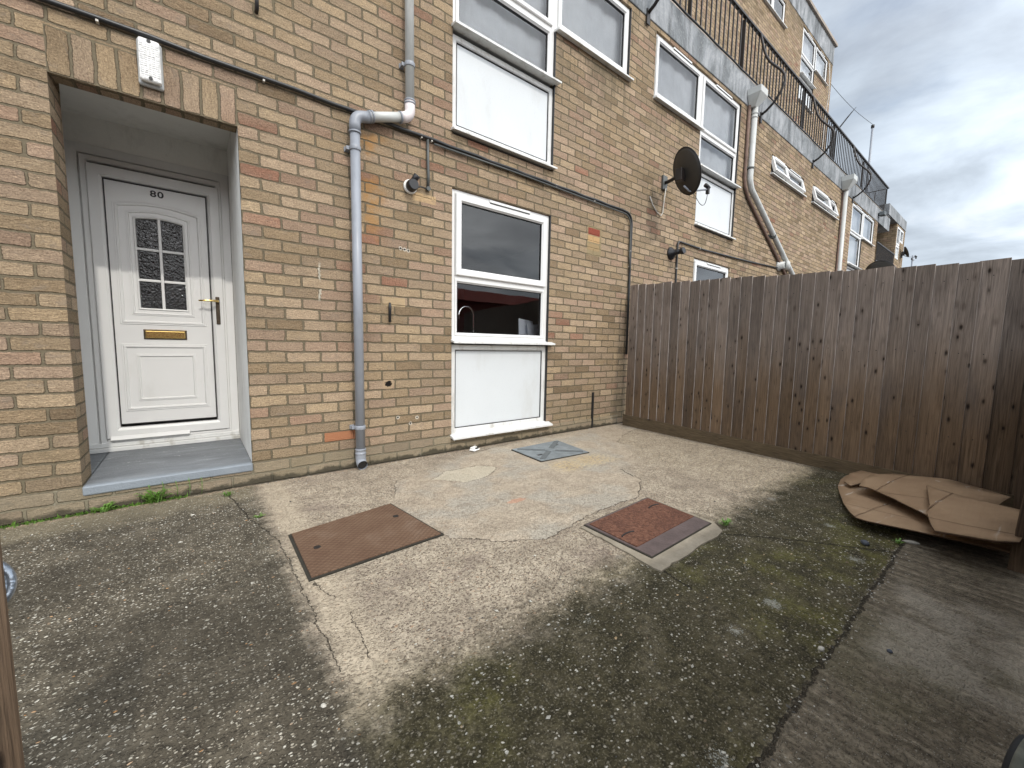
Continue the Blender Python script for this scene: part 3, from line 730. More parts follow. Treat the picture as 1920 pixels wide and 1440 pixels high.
b.poly([(5.60, 0, 2.76), (5.60, .1, 2.76), (5.60, .1, 4.12), (5.60, 0, 4.12)])
b.poly([(14.83, 0, 2.76), (14.83, .1, 2.76), (14.83, .1, 4.18), (14.83, 0, 4.18)])
# left jamb of the porch, brick, then end of block
b.poly([(-.80, 0, .13), (-.80, .26, .13), (-.80, .26, 2.31), (-.80, 0, 2.31)])
b.poly([(-.80, .26, .13), (-.95, .26, .13), (-.95, .26, 2.5), (-.80, .26, 2.5)])
b.poly([(16.5, 0, 0), (16.5, 1.6, 0), (16.5, 1.6, 4.95), (16.5, 0, 4.95)])
wall = b.build('brick_wall', 'brick', apt)
b = MB(); b.poly([(-.80, 0, 2.31), (0, 0, 2.31), (0, 0, 2.535), (-.80, 0, 2.535)])
b.poly([(-.80, 0, 2.31), (0, 0, 2.31), (0, .105, 2.31), (-.80, .105, 2.31)]); b.poly([(-.80, .105, 2.31), (0, .105, 2.31), (0, .105, 2.5), (-.80, .105, 2.5)])
b.build('soldier_lintel', 'soldier', apt)
b = MB(); b.box(-3.6, 1.533, -.012, .03, -.02, .146); b.box(2.707, 3.96, -.010, .03, -.02, .112); b.box(1.533, 2.707, -.010, .03, -.02, .108)
b.build('plinth', 'plinth', apt, .004)
b = MB()
b.box(-.799, .001, -.022, .9, .098, .151); b.box(-.949, -.8005, .2615, .9, .098, .1495)
b.build('door_step', 'step', apt, .008)
b = MB(); b.poly([(-.001, .012, .15), (-.001, .905, .15), (-.001, .905, 2.48), (-.001, .012, 2.48)]); b.poly([(-.95, .26, .15), (-.95, .905, .15), (-.95, .905, 2.48), (-.95, .26, 2.48)])
b.poly([(-.95, .905, 2.285), (0, .905, 2.285), (0, .905, 2.48), (-.95, .905, 2.48)])
b.build('porch_lining', 'render_white', apt)
b = MB(); b.poly([(-.95, .105, 2.474), (0, .105, 2.474), (0, .91, 2.474), (-.95, .91, 2.474)]); b.build('porch_soffit', 'soffit', apt)
# concrete band, coping, walkway slab
b = MB(); b.box(-3.6, 18.05, -.012, .25, 4.951, 5.36); b.build('concrete_band', 'fascia', apt, .01)
b = MB(); b.box(-3.6, 18.08, .03, .34, 5.362, 5.44); b.build('coping', 'coping', apt, .006)
b = MB(); b.box(-3.6, 18.0, .26, 3.2, 5.16, 5.30); b.build('walkway_slab', 'fascia', apt)
# felt edge cable on the band
# upper storeys, set back
uh = [(13.66, 14.80, 8.12, 10.11), (14.80, 15.92, 9.36, 10.11), (10.25, 12.33, 9.42, 10.02), (7.0, 8.2, 8.12, 10.11), (5.9, 7.0, 9.36, 10.11)]
b = MB(); wall_grid(b, -3.6, 16.40, 5.30, 10.17, uh, 1.5)
for h in uh: reveals(b, h, 1.5, .1)
b.poly([(16.40, 1.5, 5.3), (16.40, 9, 5.3), (16.40, 9, 10.17), (16.40, 1.5, 10.17)])
b.build('upper_brick_wall', 'brick', apt)
b = MB(); b.box(-3.6, 16.42, 1.488, 9, 10.171, 10.74); b.build('roof_band', 'fascia', apt, .01)
b = MB(); b.box(-3.6, 16.50, 1.43, 9.05, 10.742, 10.83); b.build('roof_edge_trim', 'coping', apt, .008)
# dark rooms behind the glass
b = MB()
for z_ in (0.12, 2.55, 5.14): b.box(-3.6, 16.4, .34 if z_ > 1 else 1.0, 4.0, z_-.05, z_+.02)
b.box(-3.6, 16.4, 3.9, 4.0, 0, 5.1)
for x_ in (-1.0, .45, 4.1, 7.5, 10.2, 13.0): b.box(x_-.05, x_+.05, .30, 3.9, .14, 5.08)
b.box(-1.0, .1, 1.3, 1.35, .15, 2.5)
b.build('room_walls', 'inside', apt)
b = MB(); b.box(5.0, 16.3, 3.2, 3.3, 5.31, 10.1); b.build('upper_room_wall', 'inside_pale', apt)
# kitchen ceiling strip that shows pale in the upper pane
# recessed access bay and the next block along
b = MB()
b.poly([(16.5, 1.6, 0), (19.25, 1.6, 0), (19.25, 1.6, 5.3), (16.5, 1.6, 5.3)])
b.poly([(19.25, 0, 0), (19.25, 1.6, 0), (19.25, 1.6, 5.5), (19.25, 0, 5.5)])
bay = thing('apartment_building', 'far brick block beyond the recessed balcony, with a grey parapet', 'building')
b.build('recessed_wall', 'brick', bay)
fh = [(19.40, 19.95, 4.30, 5.40), (19.95, 20.50, 4.95, 5.40)]
b = MB(); wall_grid(b, 19.25, 20.78, 0, 5.44, fh); 
for h in fh: reveals(b, h, 0, .08)
b.poly([(20.78, 0, 0), (20.78, 6, 0), (20.78, 6, 5.5), (20.78, 0, 5.5)]); b.build('brick_wall', 'brick', bay)
b = MB(); b.box(17.75, 20.80, -.012, 6, 5.46, 5.80); b.build('concrete_band', 'fascia', bay)
b = MB(); b.box(16.52, 18.02, .27, 1.6, 4.95, 5.15); b.build('balcony_soffit', 'gasket', bay)
b = MB(); b.box(16.52, 20.4, -.05, 1.6, 3.60, 3.74); b.build('balcony_slab', 'coping', bay)
b = MB()
for z_ in (4.36, 3.80): b.box(16.55, 19.2, -.03, .0, z_, z_+.03)
for i in range(24): b.box(16.6+i*.11, 16.615+i*.11, -.022, -.008, 3.74, 4.36)
b.build('balcony_railing', 'blackmetal', bay)
b = MB(); b.poly([(19.4, .12, 4.2), (20.5, .12, 4.2), (20.5, .12, 5.4), (19.4, .12, 5.4)]); b.build('reflection_curtain', 'net', bay)
b = MB()
for r_ in ((19.41, 19.94, 4.78, 5.39), (19.96, 20.49, 4.95, 5.39), (19.41, 19.94, 4.31, 4.76)): b.sweep(rect(*r_), [(0, .0), (.06, .0), (.06, .05), (0, .05)])
wf_ = b.build('window', 'upvc', bay)
b = MB()
for r_ in ((19.46, 19.89, 4.84, 5.33), (20.01, 20.44, 5.01, 5.33)): b.poly([(r_[0], .03, r_[2]), (r_[1], .03, r_[2]), (r_[1], .03, r_[3]), (r_[0], .03, r_[3])])
b.build('pane', 'glass', wf_)
MB().poly([(19.46, .025, 4.36), (19.89, .025, 4.36), (19.89, .025, 4.71), (19.46, .025, 4.71)]).build('infill_panel', 'panel', wf_)

# ------------------------------------------------------------------ windows
YF = .022            # frame face behind the brick face
def frame_ring(b, r, w=.062, y=YF, d=.07):
    b.sweep(rect(*r), [(0, y+.004), (.006, y), (w-.014, y), (w, y+.014), (w, y+d), (0, y+d)])
def light(parent, r, w=.05, y=YF, curtain=False, trickle=True, tone='glass'):
    """r is the clear area of the frame; adds sash, gasket, pane"""
    b = MB(); b.sweep(rect(*r), [(0, y-.008), (.006, y-.013), (w-.014, y-.013), (w-.004, y), (w, y+.004), (w, y+.04), (0, y+.04)]); b.build('sash', 'upvc', parent)
    x0, x1, z0, z1 = r; e = w-.004
    b = MB(); b.sweep(rect(x0+e, x1-e, z0+e, z1-e), [(0, y+.001), (.009, y+.008), (.009, y+.03), (0, y+.03)]); b.build('gasket', 'gasket', parent)
    b = MB(); b.poly([(x0+w, y+.018, z0+w), (x1-w, y+.018, z0+w), (x1-w, y+.018, z1-w), (x0+w, y+.018, z1-w)]); b.build('pane', 'glass', parent)
def trickle(parent, xa, xb, z, y=YF):
    b = MB(); b.box(xa, xb, y-.026, y-.010, z-.011, z+.011); b.build('trickle_vent', 'upvc', parent, .003)
    b = MB(); b.box(xa+.004, xb-.004, y-.025, y-.012, z-.018, z-.0115); b.build('vent_slot', 'gasket', parent)
def sill(parent, xa, xb, z, proj=.055, y=0.0, th=.035, m='upvc_dirty'):
    b = MB(); b.prism([(xa, y-proj, z-th), (xa, y-proj, z-th+.018), (xa, y+.03, z+.006), (xa, y+.03, z-th+.012), (xa, y-proj+.03, z-th+.008)], (xb-xa, 0, 0)); b.build('sill', m, parent, .002)
def infill(parent, r, y=YF, w=.055):
    b = MB(); frame_ring(b, r, w, y, .06); b.build('panel_frame', 'upvc_dirty', parent)
    x0, x1, z0, z1 = r; e = w-.002
    b = MB(); b.sweep(rect(x0+e, x1-e, z0+e, z1-e), [(0, y+.004), (.005, y+.010), (.005, y+.03), (0, y+.03)]); b.build('gasket', 'gasket', parent)
    MB().box(x0+w-.001, x1-w+.001, y+.016, y+.03, z0+w-.001, z1-w+.001).build('infill_panel', 'panel', parent)
def win_part(name='window'):
    o = bpy.data.objects.new(name, None); COL.objects.link(o); o.parent = apt; return o
def curtain(parent, r, y, m='net'):
    b = MB(); n = 40; x0, x1, z0, z1 = r; 
    for i in range(n):
        a0 = x0+(x1-x0)*i/n; a1 = x0+(x1-x0)*(i+1)/n
        y0 = y+.012*math.sin(i*1.3); y1 = y+.012*math.sin((i+1)*1.3)
        b.poly([(a0, y0, z0), (a1, y1, z0), (a1, y1, z1), (a0, y0, z1)])
    b.build('reflection_curtain', m, parent)
# ground floor kitchen window
W = win_part(); x0, x1 = 1.538, 2.702
MB().box(2.700, 2.7095, -.0015, .03, .16, 2.33).build('sealant', 'gasket', W)
b = MB(); frame_ring(b, (x0, x1, 1.01, 2.322), .045); b.box(x0+.04, x1-.04, YF+.002, YF+.068, 1.552, 1.592); b.build('frame', 'upvc', W)
light(W, (x0+.042, x1-.042, 1.588, 2.282), .062, YF-.01)
light(W, (x0+.042, x1-.042, 1.05, 1.556), .030, YF+.012)
trickle(W, 1.93, 2.42, 2.292, YF-.003)
sill(W, 1.528, 2.765, 1.018, .06)
infill(W, (x0, x1, .15, .972)); sill(W, 1.520, 2.752, .156, .07, th=.042)
# first-floor window, first bay
def bay_window(xa, xm, xb, left_tall, head=HEAD, y=0.0, floor_z=2.76, zl=3.62, zr=4.12, curtains=True):
    W = win_part(); Y = y+YF
    tx0, tx1 = (xa, xm) if left_tall else (xm, xb); sx0, sx1 = (xm, xb) if left_tall else (xa, xm)
    b = MB(); frame_ring(b, (tx0+.002, tx1-.001, zl, head-.004), .045, Y); b.box(tx0+.04, tx1-.04, Y+.002, Y+.066, zr-.022, zr+.022)
    b.build('frame', 'upvc', W)
    b = MB(); frame_ring(b, (sx0+.001, sx1-.002, zr+.004, head-.004), .045, Y+.0015); b.build('frame', 'upvc', W)
    light(W, (tx0+.04, tx1-.04, zr+.018, head-.044), .052, Y-.006)
    light(W, (tx0+.04, tx1-.04, zl+.042, zr-.018), .040, Y+.006)
    light(W, (sx0+.04, sx1-.04, zr+.046, head-.044), .052, Y-.006)
    trickle(W, tx0+.40, tx1-.32, head-.028, Y); trickle(W, sx0+.40, sx1-.32, head-.028, Y)
    sill(W, tx0-.012, tx1+.03, zl+.006, .075, y); sill(W, sx0-.01, sx1+.025, zr+.006, .06, y)
    infill(W, (tx0+.002, tx1-.001, floor_z+.045, zl-.048), Y); sill(W, tx0-.014, tx1+.02, floor_z+.05, .055, y)
    if curtains: curtain(W, (xa+.02, xb-.02, zl, head), y+.13)
    MB().box(xb-.004, xb+.006, y-.0015, y+.03, (zr if left_tall else floor_z)+.03, head).build('sealant', 'gasket', W)
    if left_tall: MB().box(xm-.003, xm+.006, y-.0015, y+.03, floor_z+.04, zr-.02).build('sealant', 'gasket', W)
    return W
bay_window(1.535, 2.71, 3.90, True)
bay_window(4.42, 5.60, 6.83, False)
bay_window(13.60, 14.83, 16.06, True, 4.93, zl=3.33, zr=4.18)
bay_window(13.66, 14.80, 15.92, True, 10.11, 1.5, 8.12, 8.86, 9.38)
bay_window(5.90, 7.0, 8.2, False, 10.11, 1.5, 8.12, 8.86, 9.38)
# window of next flat, seen over the fence
for xa in (5.643, 13.603):
    W = win_part(); xb = xa+1.164 
    b = MB(); frame_ring(b, (xa, xb, 1.01, 2.322), .045); b.box(xa+.04, xb-.04, YF+.002, YF+.068, 1.552, 1.592); b.build('frame', 'upvc', W)
    light(W, (xa+.042, xb-.042, 1.588, 2.282), .062, YF-.01); light(W, (xa+.042, xb-.042, 1.05, 1.556), .030, YF+.012)
    trickle(W, xa+.4, xb-.32, 2.292, YF-.003); sill(W, xa-.01, xb+.04, 1.018, .06); infill(W, (xa, xb, .15, .972)); sill(W, xa-.01, xb+.03, .156, .06)
# small windows with a casement pushed open
def small_window(xa, xm, xb, z0, z1, open_left=True, y=0.0, opened=True, head_open=16):
    W = win_part(); Y = y+YF
    b = MB(); frame_ring(b, (xa+.002, xb-.002, z0+.01, z1-.002), .042, Y); b.box(xm-.022, xm+.022, Y+.002, Y+.066, z0+.05, z1-.04); b.build('frame', 'upvc', W)
    L, Rg = (xa+.04, xm-.018, z0+.05, z1-.04), (xm+.018, xb-.04, z0+.05, z1-.04)
    light(W, Rg if open_left else Rg, .045, Y-.004)
    # opened casement, hinged at the top
    if opened:
        x0, x1, za, zb = L; H = zb-za; A = R(head_open)
        mt = Matrix.Translation((0, Y-.016, zb)) @ Matrix.Rotation(-A, 4, 'X') @ Matrix.Translation((0, -(Y-.016), -zb))
        n0 = len(W.children); light(W, (x0-.012, x1+.012, za-.01, zb+.01), .055, Y-.02)
        for ch in list(W.children)[n0:]: ch.data.transform(mt)
    else: light(W, L, .045, Y-.004)
    trickle(W, Rg[0]+.2, Rg[1]-.15, z1-.022, Y); trickle(W, L[0]+.1, L[1]-.08, z1-.020, Y-.004)
    sill(W, xa-.03, xb+.05, z0+.014, .06, y)
    curtain(W, (xa+.02, xb-.02, z0, z1), y+.2)
small_window(8.18, 8.90, 9.90, 4.19, 4.54)
small_window(10.45, 11.62, 12.25, 4.19, 4.57)
small_window(10.25, 11.55, 12.33, 9.42, 10.02, y=1.5, opened=False)

# ------------------------------------------------------------------ front door
DY = .90
D = bpy.data.objects.new('front_door', None); COL.objects.link(D); D.parent = apt
b = MB(); b.sweep(rect(-.905, -.003, .150, 2.288), [(0, DY), (.060, DY), (.066, DY+.012), (.078, DY+.012), (.078, DY+.07), (0, DY+.07)]); b.build('door_frame', 'upvc', D, .002)
b = MB(); b.sweep(rect(-.835, -.055, .20, 2.218), [(0, DY-.006), (.004, DY-.012), (.030, DY-.012), (.038, DY-.002), (.038, DY+.02), (0, DY+.02)]); b.build('frame_bead', 'upvc', D, .001)
b = MB(); b.box(-.92, -.001, DY-.045, DY+.03, .1515, .182); b.box(-.90, -.004, DY-.022, DY+.01, .183, .214); b.build('threshold', 'upvc_dirty', D, .004)
b = MB(); b.sweep(rect(-.802, -.070, .243, 2.165), [(0, DY-.020), (.004, DY-.026), (.058, DY-.026), (.074, DY-.016), (.078, DY-.008), (.078, DY+.04), (0, DY+.04)]); b.build('leaf_frame', 'upvc', D, .001)
b = MB(); b.box(-.795, -.078, DY-.016, DY-.008, .222, .236); b.prism([(-.78, DY-.05, .236), (-.78, DY-.028, .262), (-.78, DY-.024, .236)], (.45, 0, 0)); b.build('weather_bar', 'upvc', D, .001)
PX0, PX1, PZ0, PZ1 = -.720, -.154, .344, 2.078
b = MB(); b.sweep(rect(PX0-.004, PX1+.004, PZ0-.004, PZ1+.004), [(0, DY-.017), (.006, DY-.017), (.006, DY), (0, DY)]); b.build('gasket', 'gasket', D)
def arch(x0, x1, z0, z1, rise, n=14):
    return [(x0, z0), (x1, z0)] + [(x1+(x0-x1)*i/n, z1+rise*math.sin(math.pi*i/n)) for i in range(n+1)]
glz = (-.577, -.299, 1.194, 1.842)
# panel with a hole for the glass: strip fan between outer rect and arch
b = MB(); A = arch(*glz, .020); n = len(A); cxg, czg = (glz[0]+glz[1])/2, (glz[2]+glz[3])/2
def onrect(p):
    dx_, dz_ = p[0]-cxg, p[1]-czg; t_ = 1e9
    for lim, dd in ((PX0-cxg, dx_), (PX1-cxg, dx_), (PZ0-czg, dz_), (PZ1-czg, dz_)):
        if abs(dd) > 1e-6 and lim/dd > 0: t_ = min(t_, lim/dd)
    return (cxg+dx_*t_, czg+dz_*t_)
YP = DY-.010
dens = []
for i in range(n):
    a_, c_ = Vector(A[i]), Vector(A[(i+1) % n]); k = 6 if (c_-a_).length > .1 else 1
    for j in range(k): dens.append(tuple(a_+(c_-a_)*j/k))
OUT = [onrect(p) for p in dens]
for cpt in ((PX0, PZ0), (PX1, PZ0), (PX1, PZ1), (PX0, PZ1)):
    k = min(range(len(OUT)), key=lambda i: (OUT[i][0]-cpt[0])**2+(OUT[i][1]-cpt[1])**2); OUT[k] = cpt
n = len(dens); vi = [b.bm.verts.new((p[0], YP, p[1])) for p in dens]; vo = [b.bm.verts.new((p[0], YP, p[1])) for p in OUT]
for i in range(n): b.bm.faces.new([vi[i], vi[(i+1) % n], vo[(i+1) % n], vo[i]])
b.build('door_panel', 'upvc', D)
def mould(path, h=.010, w=.030):
    b.sweep(path, [(-w*.5, YP+.002), (-w*.42, YP-h*.55), (-w*.16, YP-h*.45), (-w*.06, YP-h), (w*.22, YP-h), (w*.4, YP-h*.5), (w*.5, YP+.002)])
b = MB()
mould(arch(-.672, -.203, 1.093, 1.920, .034)); mould(arch(-.610, -.268, 1.158, 1.878, .026), .008, .022)
mould(rect(-.676, -.208, .452, .920)); mould(rect(-.604, -.279, .521, .850), .008, .022)
b.build('moulding', 'upvc', D)
b = MB(); b.sweep(arch(glz[0]-.006, glz[1]+.006, glz[2]-.006, glz[3]+.006, .020), [(0, YP-.004), (.004, YP-.008), (.012, YP-.004), (.014, YP+.02), (0, YP+.02)]); b.build('glazing_bead', 'upvc', D)
b = MB(); b.poly([(p[0], YP+.014, p[1]) for p in A]); b.build('obscure_pane', 'obscure', D)
b = MB(); b.box(-.578, -.298, YP+.016, YP+.022, 1.19, 1.87); b.build('pane_backing', 'gasket', D)
mxg = -.440
b = MB()
b.box(mxg-.009, mxg+.009, YP-.001, YP+.013, 1.198, 1.862)
for z_ in (1.404, 1.628): b.box(glz[0]+.004, mxg-.0095, YP+.0002, YP+.0125, z_-.009, z_+.009); b.box(mxg+.0095, glz[1]-.004, YP+.0002, YP+.0125, z_-.009, z_+.009)
b.build('glazing_bars', 'upvc', D, .003)
# brass letter slot
b = MB(); b.box(-.566, -.314, YP-.006, YP, .970, 1.045); b.build('letterbox_plate', 'brass_dark', D, .004)
b = MB(); b.box(-.556, -.324, YP-.015, YP-.006, .980, 1.034); b.build('letterbox_flap', 'brass', D, .005, seg=3)
# handle
b = MB(); b.box(-.124, -.097, DY-.036, DY-.026, 1.100, 1.318); b.build('handle_plate', 'brass_dark', D, .010, seg=4)
b = MB(); b.tube([(-.110, DY-.03, 1.282), (-.110, DY-.062, 1.282), (-.116, DY-.074, 1.282), (-.14, DY-.079, 1.282), (-.19, DY-.081, 1.280), (-.232, DY-.078, 1.277)], [.010, .0095, .009, .0085, .0075, .006], 10); b.build('lever', 'brass', D)
# number 80
tcu = bpy.data.curves.new('number', 'FONT'); tcu.body = '80'; tcu.size = .062; tcu.extrude = .0012; tcu.offset = .0013; tcu.align_x = 'CENTER'; tcu.align_y = 'CENTER'; tcu.space_character = 1.12
to = bpy.data.objects.new('number_tmp', tcu); COL.objects.link(to)
dg = bpy.context.evaluated_depsgraph_get(); me = bpy.data.meshes.new_from_object(to.evaluated_get(dg))
bpy.data.objects.remove(to)
for v in me.vertices:
    v.co = Vector((v.co.x*1.18 - .4415, YP-.0015-v.co.z, v.co.y*1.0 + 2.033))
num = bpy.data.objects.new('house_number', me); COL.objects.link(num); num.parent = D; me.materials.clear(); me.materials.append(M['gasket'])
# white sealant / loose trim at the left jamb
b = MB(); b.box(-.93, -.898, DY-.13, DY-.01, .20, 2.25); b.build('jamb_trim', 'upvc_dirty', D, .004)

# ------------------------------------------------------------------ inside the kitchen: tap, worktop, cards
b = MB(); b.box(.9, 3.4, .16, .72, .92, .955); tw = b.build('worktop', 'inside', apt)
t = thing('kitchen_tap', 'curved chrome swan neck tap behind the lower kitchen window', 'tap', loc=(1.955, .30, .955))
pts = [(0, 0, 0), (0, 0, .20)] + [(-.085+.085*math.cos(a), 0, .31+.085*math.sin(a)) for a in [i*math.pi/10 for i in range(11)]] + [(-.17, 0, .26)]
MB().tube(pts, .011, 12).build('spout', 'chrome', t)
MB().lathe([(.026, 0), (.024, .03), (.018, .09), (.014, .15)], (0, 0, 0), (0, 0, 1), 20).build('tap_body', 'chrome', t)
MB().tube([(0, -.015, .12), (.0, -.055, .145)], .006, 8).build('lever', 'chrome', t)
for i, (dx_, w_, h_, a, lab) in enumerate(((2.50, .22, .215, 6, 'pale white card leaning behind the window, the larger one at the back'), (2.60, .19, .165, -3, 'pale folded card leaning in front of the larger card'))):
    t = MB(); t.box(-w_/2, w_/2, -.004, .004, 0, h_); o = t.build('paper_card', 'paper'); o.location = (dx_+.10, .235-.03*i, 1.045); o.rotation_euler = (R(-9), R(a), R(4))
    tag(o, lab, 'card')
b = MB(); b.box(2.2, 3.1, .15, .33, 1.015, 1.043); b.build('window_board', 'inside', apt)

# ------------------------------------------------------------------ drainpipes
def pipe_thing(label, segs, group='drainpipes'):
    return thing('drainpipe', label, 'drainpipe', group)
def arcpts(a, c, b_, n=6):           # quadratic bend
    a, c, b_ = Vector(a), Vector(c), Vector(b_); return [a*(1-t)**2+c*2*t*(1-t)+b_*t*t for t in [i/n for i in range(n+1)]]
dp = thing('drainpipe', 'grey drainpipe with a sideways step, between the door and the kitchen window', 'drainpipe')
YPi = -.062; X1, X2, ZJ, ZJ2 = .702, 1.124, 2.580, 2.745
pts = [(X1, YPi, .075), (X1, YPi, ZJ-.08)]
MB().tube(pts, .034, 20).build('lower_pipe', 'pipe', dp)
MB().tube([(X1, YPi, ZJ-.10)] + arcpts((X1, YPi, ZJ-.05), (X1, YPi, ZJ+.012), (X1+.06, YPi, ZJ+.022)) + [(X1+.10, YPi, ZJ+.034)], .039, 20).build('elbow', 'pipe', dp)
MB().tube([(X1+.06, YPi, ZJ+.022), (X2-.03, YPi, ZJ2-.03)], .034, 20).build('cross_pipe', 'pipe_light', dp)
MB().tube([(X2-.075, YPi, ZJ2-.048)] + arcpts((X2-.05, YPi, ZJ2-.038), (X2, YPi, ZJ2-.02), (X2, YPi, ZJ2+.03)) + [(X2, YPi, ZJ2+.095)], .039, 20).build('elbow', 'pipe_white', dp)
MB().tube([(X2, YPi, ZJ2+.03), (X2, YPi, 5.3)], .034, 20).build('upper_pipe', 'pipe_light', dp)
for z_, x_ in ((.325, X1), (2.365, X1), (3.10, X2)):
    b = MB(); b.lathe([(.038, -.016), (.040, -.012), (.040, .012), (.038, .016)], (x_, YPi, z_), (0, 0, 1), 20); b.box(x_-.058, x_-.034, -.05, -.012, z_-.012, z_+.012); b.box(x_-.062, x_-.028, -.013, -.0005, z_-.016, z_+.016)
    b.build('pipe_clip', 'pipe', dp)
for cx_, cz_, ax_ in ((X1, ZJ-.105, (0, 0, 1)), (X1+.105, ZJ+.038, (.32, 0, .10)), (X1+.125, ZJ+.046, (.32, 0, .10)), (X2, ZJ2+.095, (0, 0, 1)), (X2, ZJ2+.075, (0, 0, 1)), (X2-.08, ZJ2-.05, (.32, 0, .10))):
    MB().lathe([(.036, -.006), (.0425, -.005), (.0425, .005), (.036, .006)], (cx_, YPi, cz_), ax_, 20).build('joint_ring', 'pipe', dp)
MB().lathe([(.037, -.02), (.041, -.017), (.041, -.008), (.038, -.006), (.038, .012), (.041, .014), (.041, .022), (.037, .025)], (X1, YPi, .135), (0, 0, 1), 20).build('socket', 'pipe', dp)
pts = [(X1, YPi, .13), (X1, YPi, .10)] + arcpts((X1, YPi, .085), (X1, YPi, .045), (X1, YPi-.045, .036))
MB().tube(pts, .038, 20, caps=False).build('shoe', 'pipe', dp)
MB().lathe([(.034, 0), (.033, .001)], (X1, YPi-.036, .040), (0, -1, -.25), 20).build('outlet', 'gasket', dp)

def hopper(parent, x, z, m, s=1.0):
    b = MB(); w1, w2 = .16*s, .055*s; d1, d2 = .15*s, .055*s; y0 = -.016
    top, midz, bot = z+.18*s, z+.07*s, z-.12*s
    ring = lambda w_, d_, zz: [(x-w_, y0, zz), (x+w_, y0, zz), (x+w_, y0-2*d_, zz), (x-w_, y0-2*d_, zz)]
    rs = [[b.bm.verts.new(p) for p in ring(w1, d1*.8, top)], [b.bm.verts.new(p) for p in ring(w1, d1*.8, midz)], [b.bm.verts.new(p) for p in ring(w2, d2, bot)]]
    for i in range(2):
        for k in range(4): b.bm.faces.new([rs[i][k], rs[i][(k+1) % 4], rs[i+1][(k+1) % 4], rs[i+1][k]])
    b.bm.faces.new(rs[2]); b.build('hopper_head', m, parent, .006)
dp2 = thing('drainpipe', 'pale grey drainpipe with a hopper head that slants down to the right', 'drainpipe')
hopper(dp2, 7.12, 5.02, 'pipe_light', .85)
xx = 7.16
MB().tube([(xx, -.075, 4.95), (xx, -.075, 3.86)] + arcpts((xx, -.075, 3.84), (xx, -.075, 3.76), (xx+.09, -.075, 3.66)) + [(9.44, -.075, 2.52), (9.9, -.075, 2.29)], .045, 16).build('pipe', 'pipe_light', dp2)
for zc in (4.84, 4.78): MB().lathe([(.05, -.012), (.054, 0), (.05, .012)], (xx, -.075, zc), (0, 0, 1), 18).build('collar', 'pipe_light', dp2)
for px, pz, ax in ((xx, 3.98, (0, 0, 1)), (8.30, 3.085, (2.2, 0, -1.15))):
    b = MB(); b.lathe([(.052, -.015), (.052, .015)], (px, -.075, pz), ax, 18); b.box(px-.11, px-.03, -.05, -.001, pz-.016, pz+.016); b.build('pipe_clip', 'cable_grey', dp2)
op = thing('drainpipe', 'thin rusty brown pipe running beside the slanting drainpipe', 'drainpipe')
MB().tube([(7.06, -.03, 4.95), (7.06, -.03, 3.82), (7.10, -.03, 3.68), (7.24, -.03, 3.54), (9.3, -.03, 2.44), (9.7, -.03, 2.2)], .024, 10).build('pipe', 'pipe_brown', op)
dp3 = thing('drainpipe', 'straight weathered drainpipe with hopper beyond the small windows', 'drainpipe')
hopper(dp3, 12.55, 5.05, 'pipe_light', 1.0)
MB().tube([(12.60, -.07, 5.0), (12.66, -.07, 0)], .05, 14).build('pipe', 'pipe_light', dp3)
MB().tube([(12.58, -.03, 4.9), (12.58, -.03, 0)], .022, 8).build('old_pipe', 'pipe_brown', dp3)

# ------------------------------------------------------------------ conduits and cables
def cable(name, label, runs, cat='cable', group=None):
    t = thing(name, label, cat, group)
    for nm, pts, r_, m in runs: MB().tube(pts, r_, 8).build(nm, m, t)
    return t
def clips(t, pts, m='cable_pale'):
    for x_, z_, up in pts:
        b = MB()
        if up: b.box(x_-.016, x_+.016, -.03, -.001, z_-.006, z_+.006)
        else: b.box(x_-.006, x_+.006, -.03, -.001, z_-.016, z_+.016)
        b.build('clip', m, t, .001)
def sag(x0, z0, x1, z1, y=-.016, n=18, amp=.004, seed=0):
    return [(x0+(x1-x0)*i/n, y, z0+(z1-z0)*i/n+amp*math.sin(i*2.1+seed)) for i in range(n+1)]
ZC = 2.637
cd = cable('conduit', 'long black conduit crossing the wall above the door, then dropping beside the fence', [
    ('conduit_run', sag(-3.5, ZC+.002, .80, ZC+.006, -.020) + sag(.80, ZC+.006, 3.86, 2.622, -.020, 22)[1:] + arcpts((3.92, -.02, 2.62), (4.055, -.02, 2.62), (4.058, -.02, 2.48)) + [(4.06, -.02, 2.2), (4.064, -.02, 1.6), (4.068, -.02, .885)], .0145, 'cable'),
    ('second_cable', [(1.35, -.026, ZC-.028), (2.2, -.026, ZC-.024), (3.8, -.026, 2.592)] + arcpts((3.88, -.026, 2.592), (4.03, -.026, 2.592), (4.032, -.026, 2.45)) + [(4.035, -.026, 2.1), (4.06, -.026, 1.9)], .008, 'cable_grey')])
clips(cd, [(-.60, ZC, 0), (.15, ZC, 0), (1.24, ZC, 0), (1.33, ZC, 0), (2.75, 2.625, 0), (3.35, 2.618, 0)]); clips(cd, [(4.06, 2.17, 1), (4.062, 1.98, 1)])
b = MB(); b.tube([(1.296, -.018, 2.64), (1.298, -.018, 2.45), (1.302, -.018, 2.36), (1.300, -.018, 2.25)], .012, 8); b.lathe([(.018, -.012), (.02, 0), (.018, .012)], (1.30, -.018, 2.245), (0, 1, 0), 12); b.build('dropper', 'cable_grey', cd)
b = MB(); b.tube([(1.30, -.02, 2.235), (1.24, -.022, 2.245), (1.17, -.03, 2.22)], .006, 6); b.build('lead', 'cable', cd)
lp = cable('cable', 'thin black cable above the neighbouring ground floor window, turning down at the black vent', [
    ('cable_run', [(5.144, -.018, .3), (5.144, -.018, 1.9), (5.14, -.018, 2.37)] + arcpts((5.14, -.018, 2.40), (5.14, -.018, 2.475), (5.2, -.018, 2.475)) + [(5.9, -.018, 2.47), (7.5, -.018, 2.52), (9.4, -.018, 2.61)], .013, 'cable')])
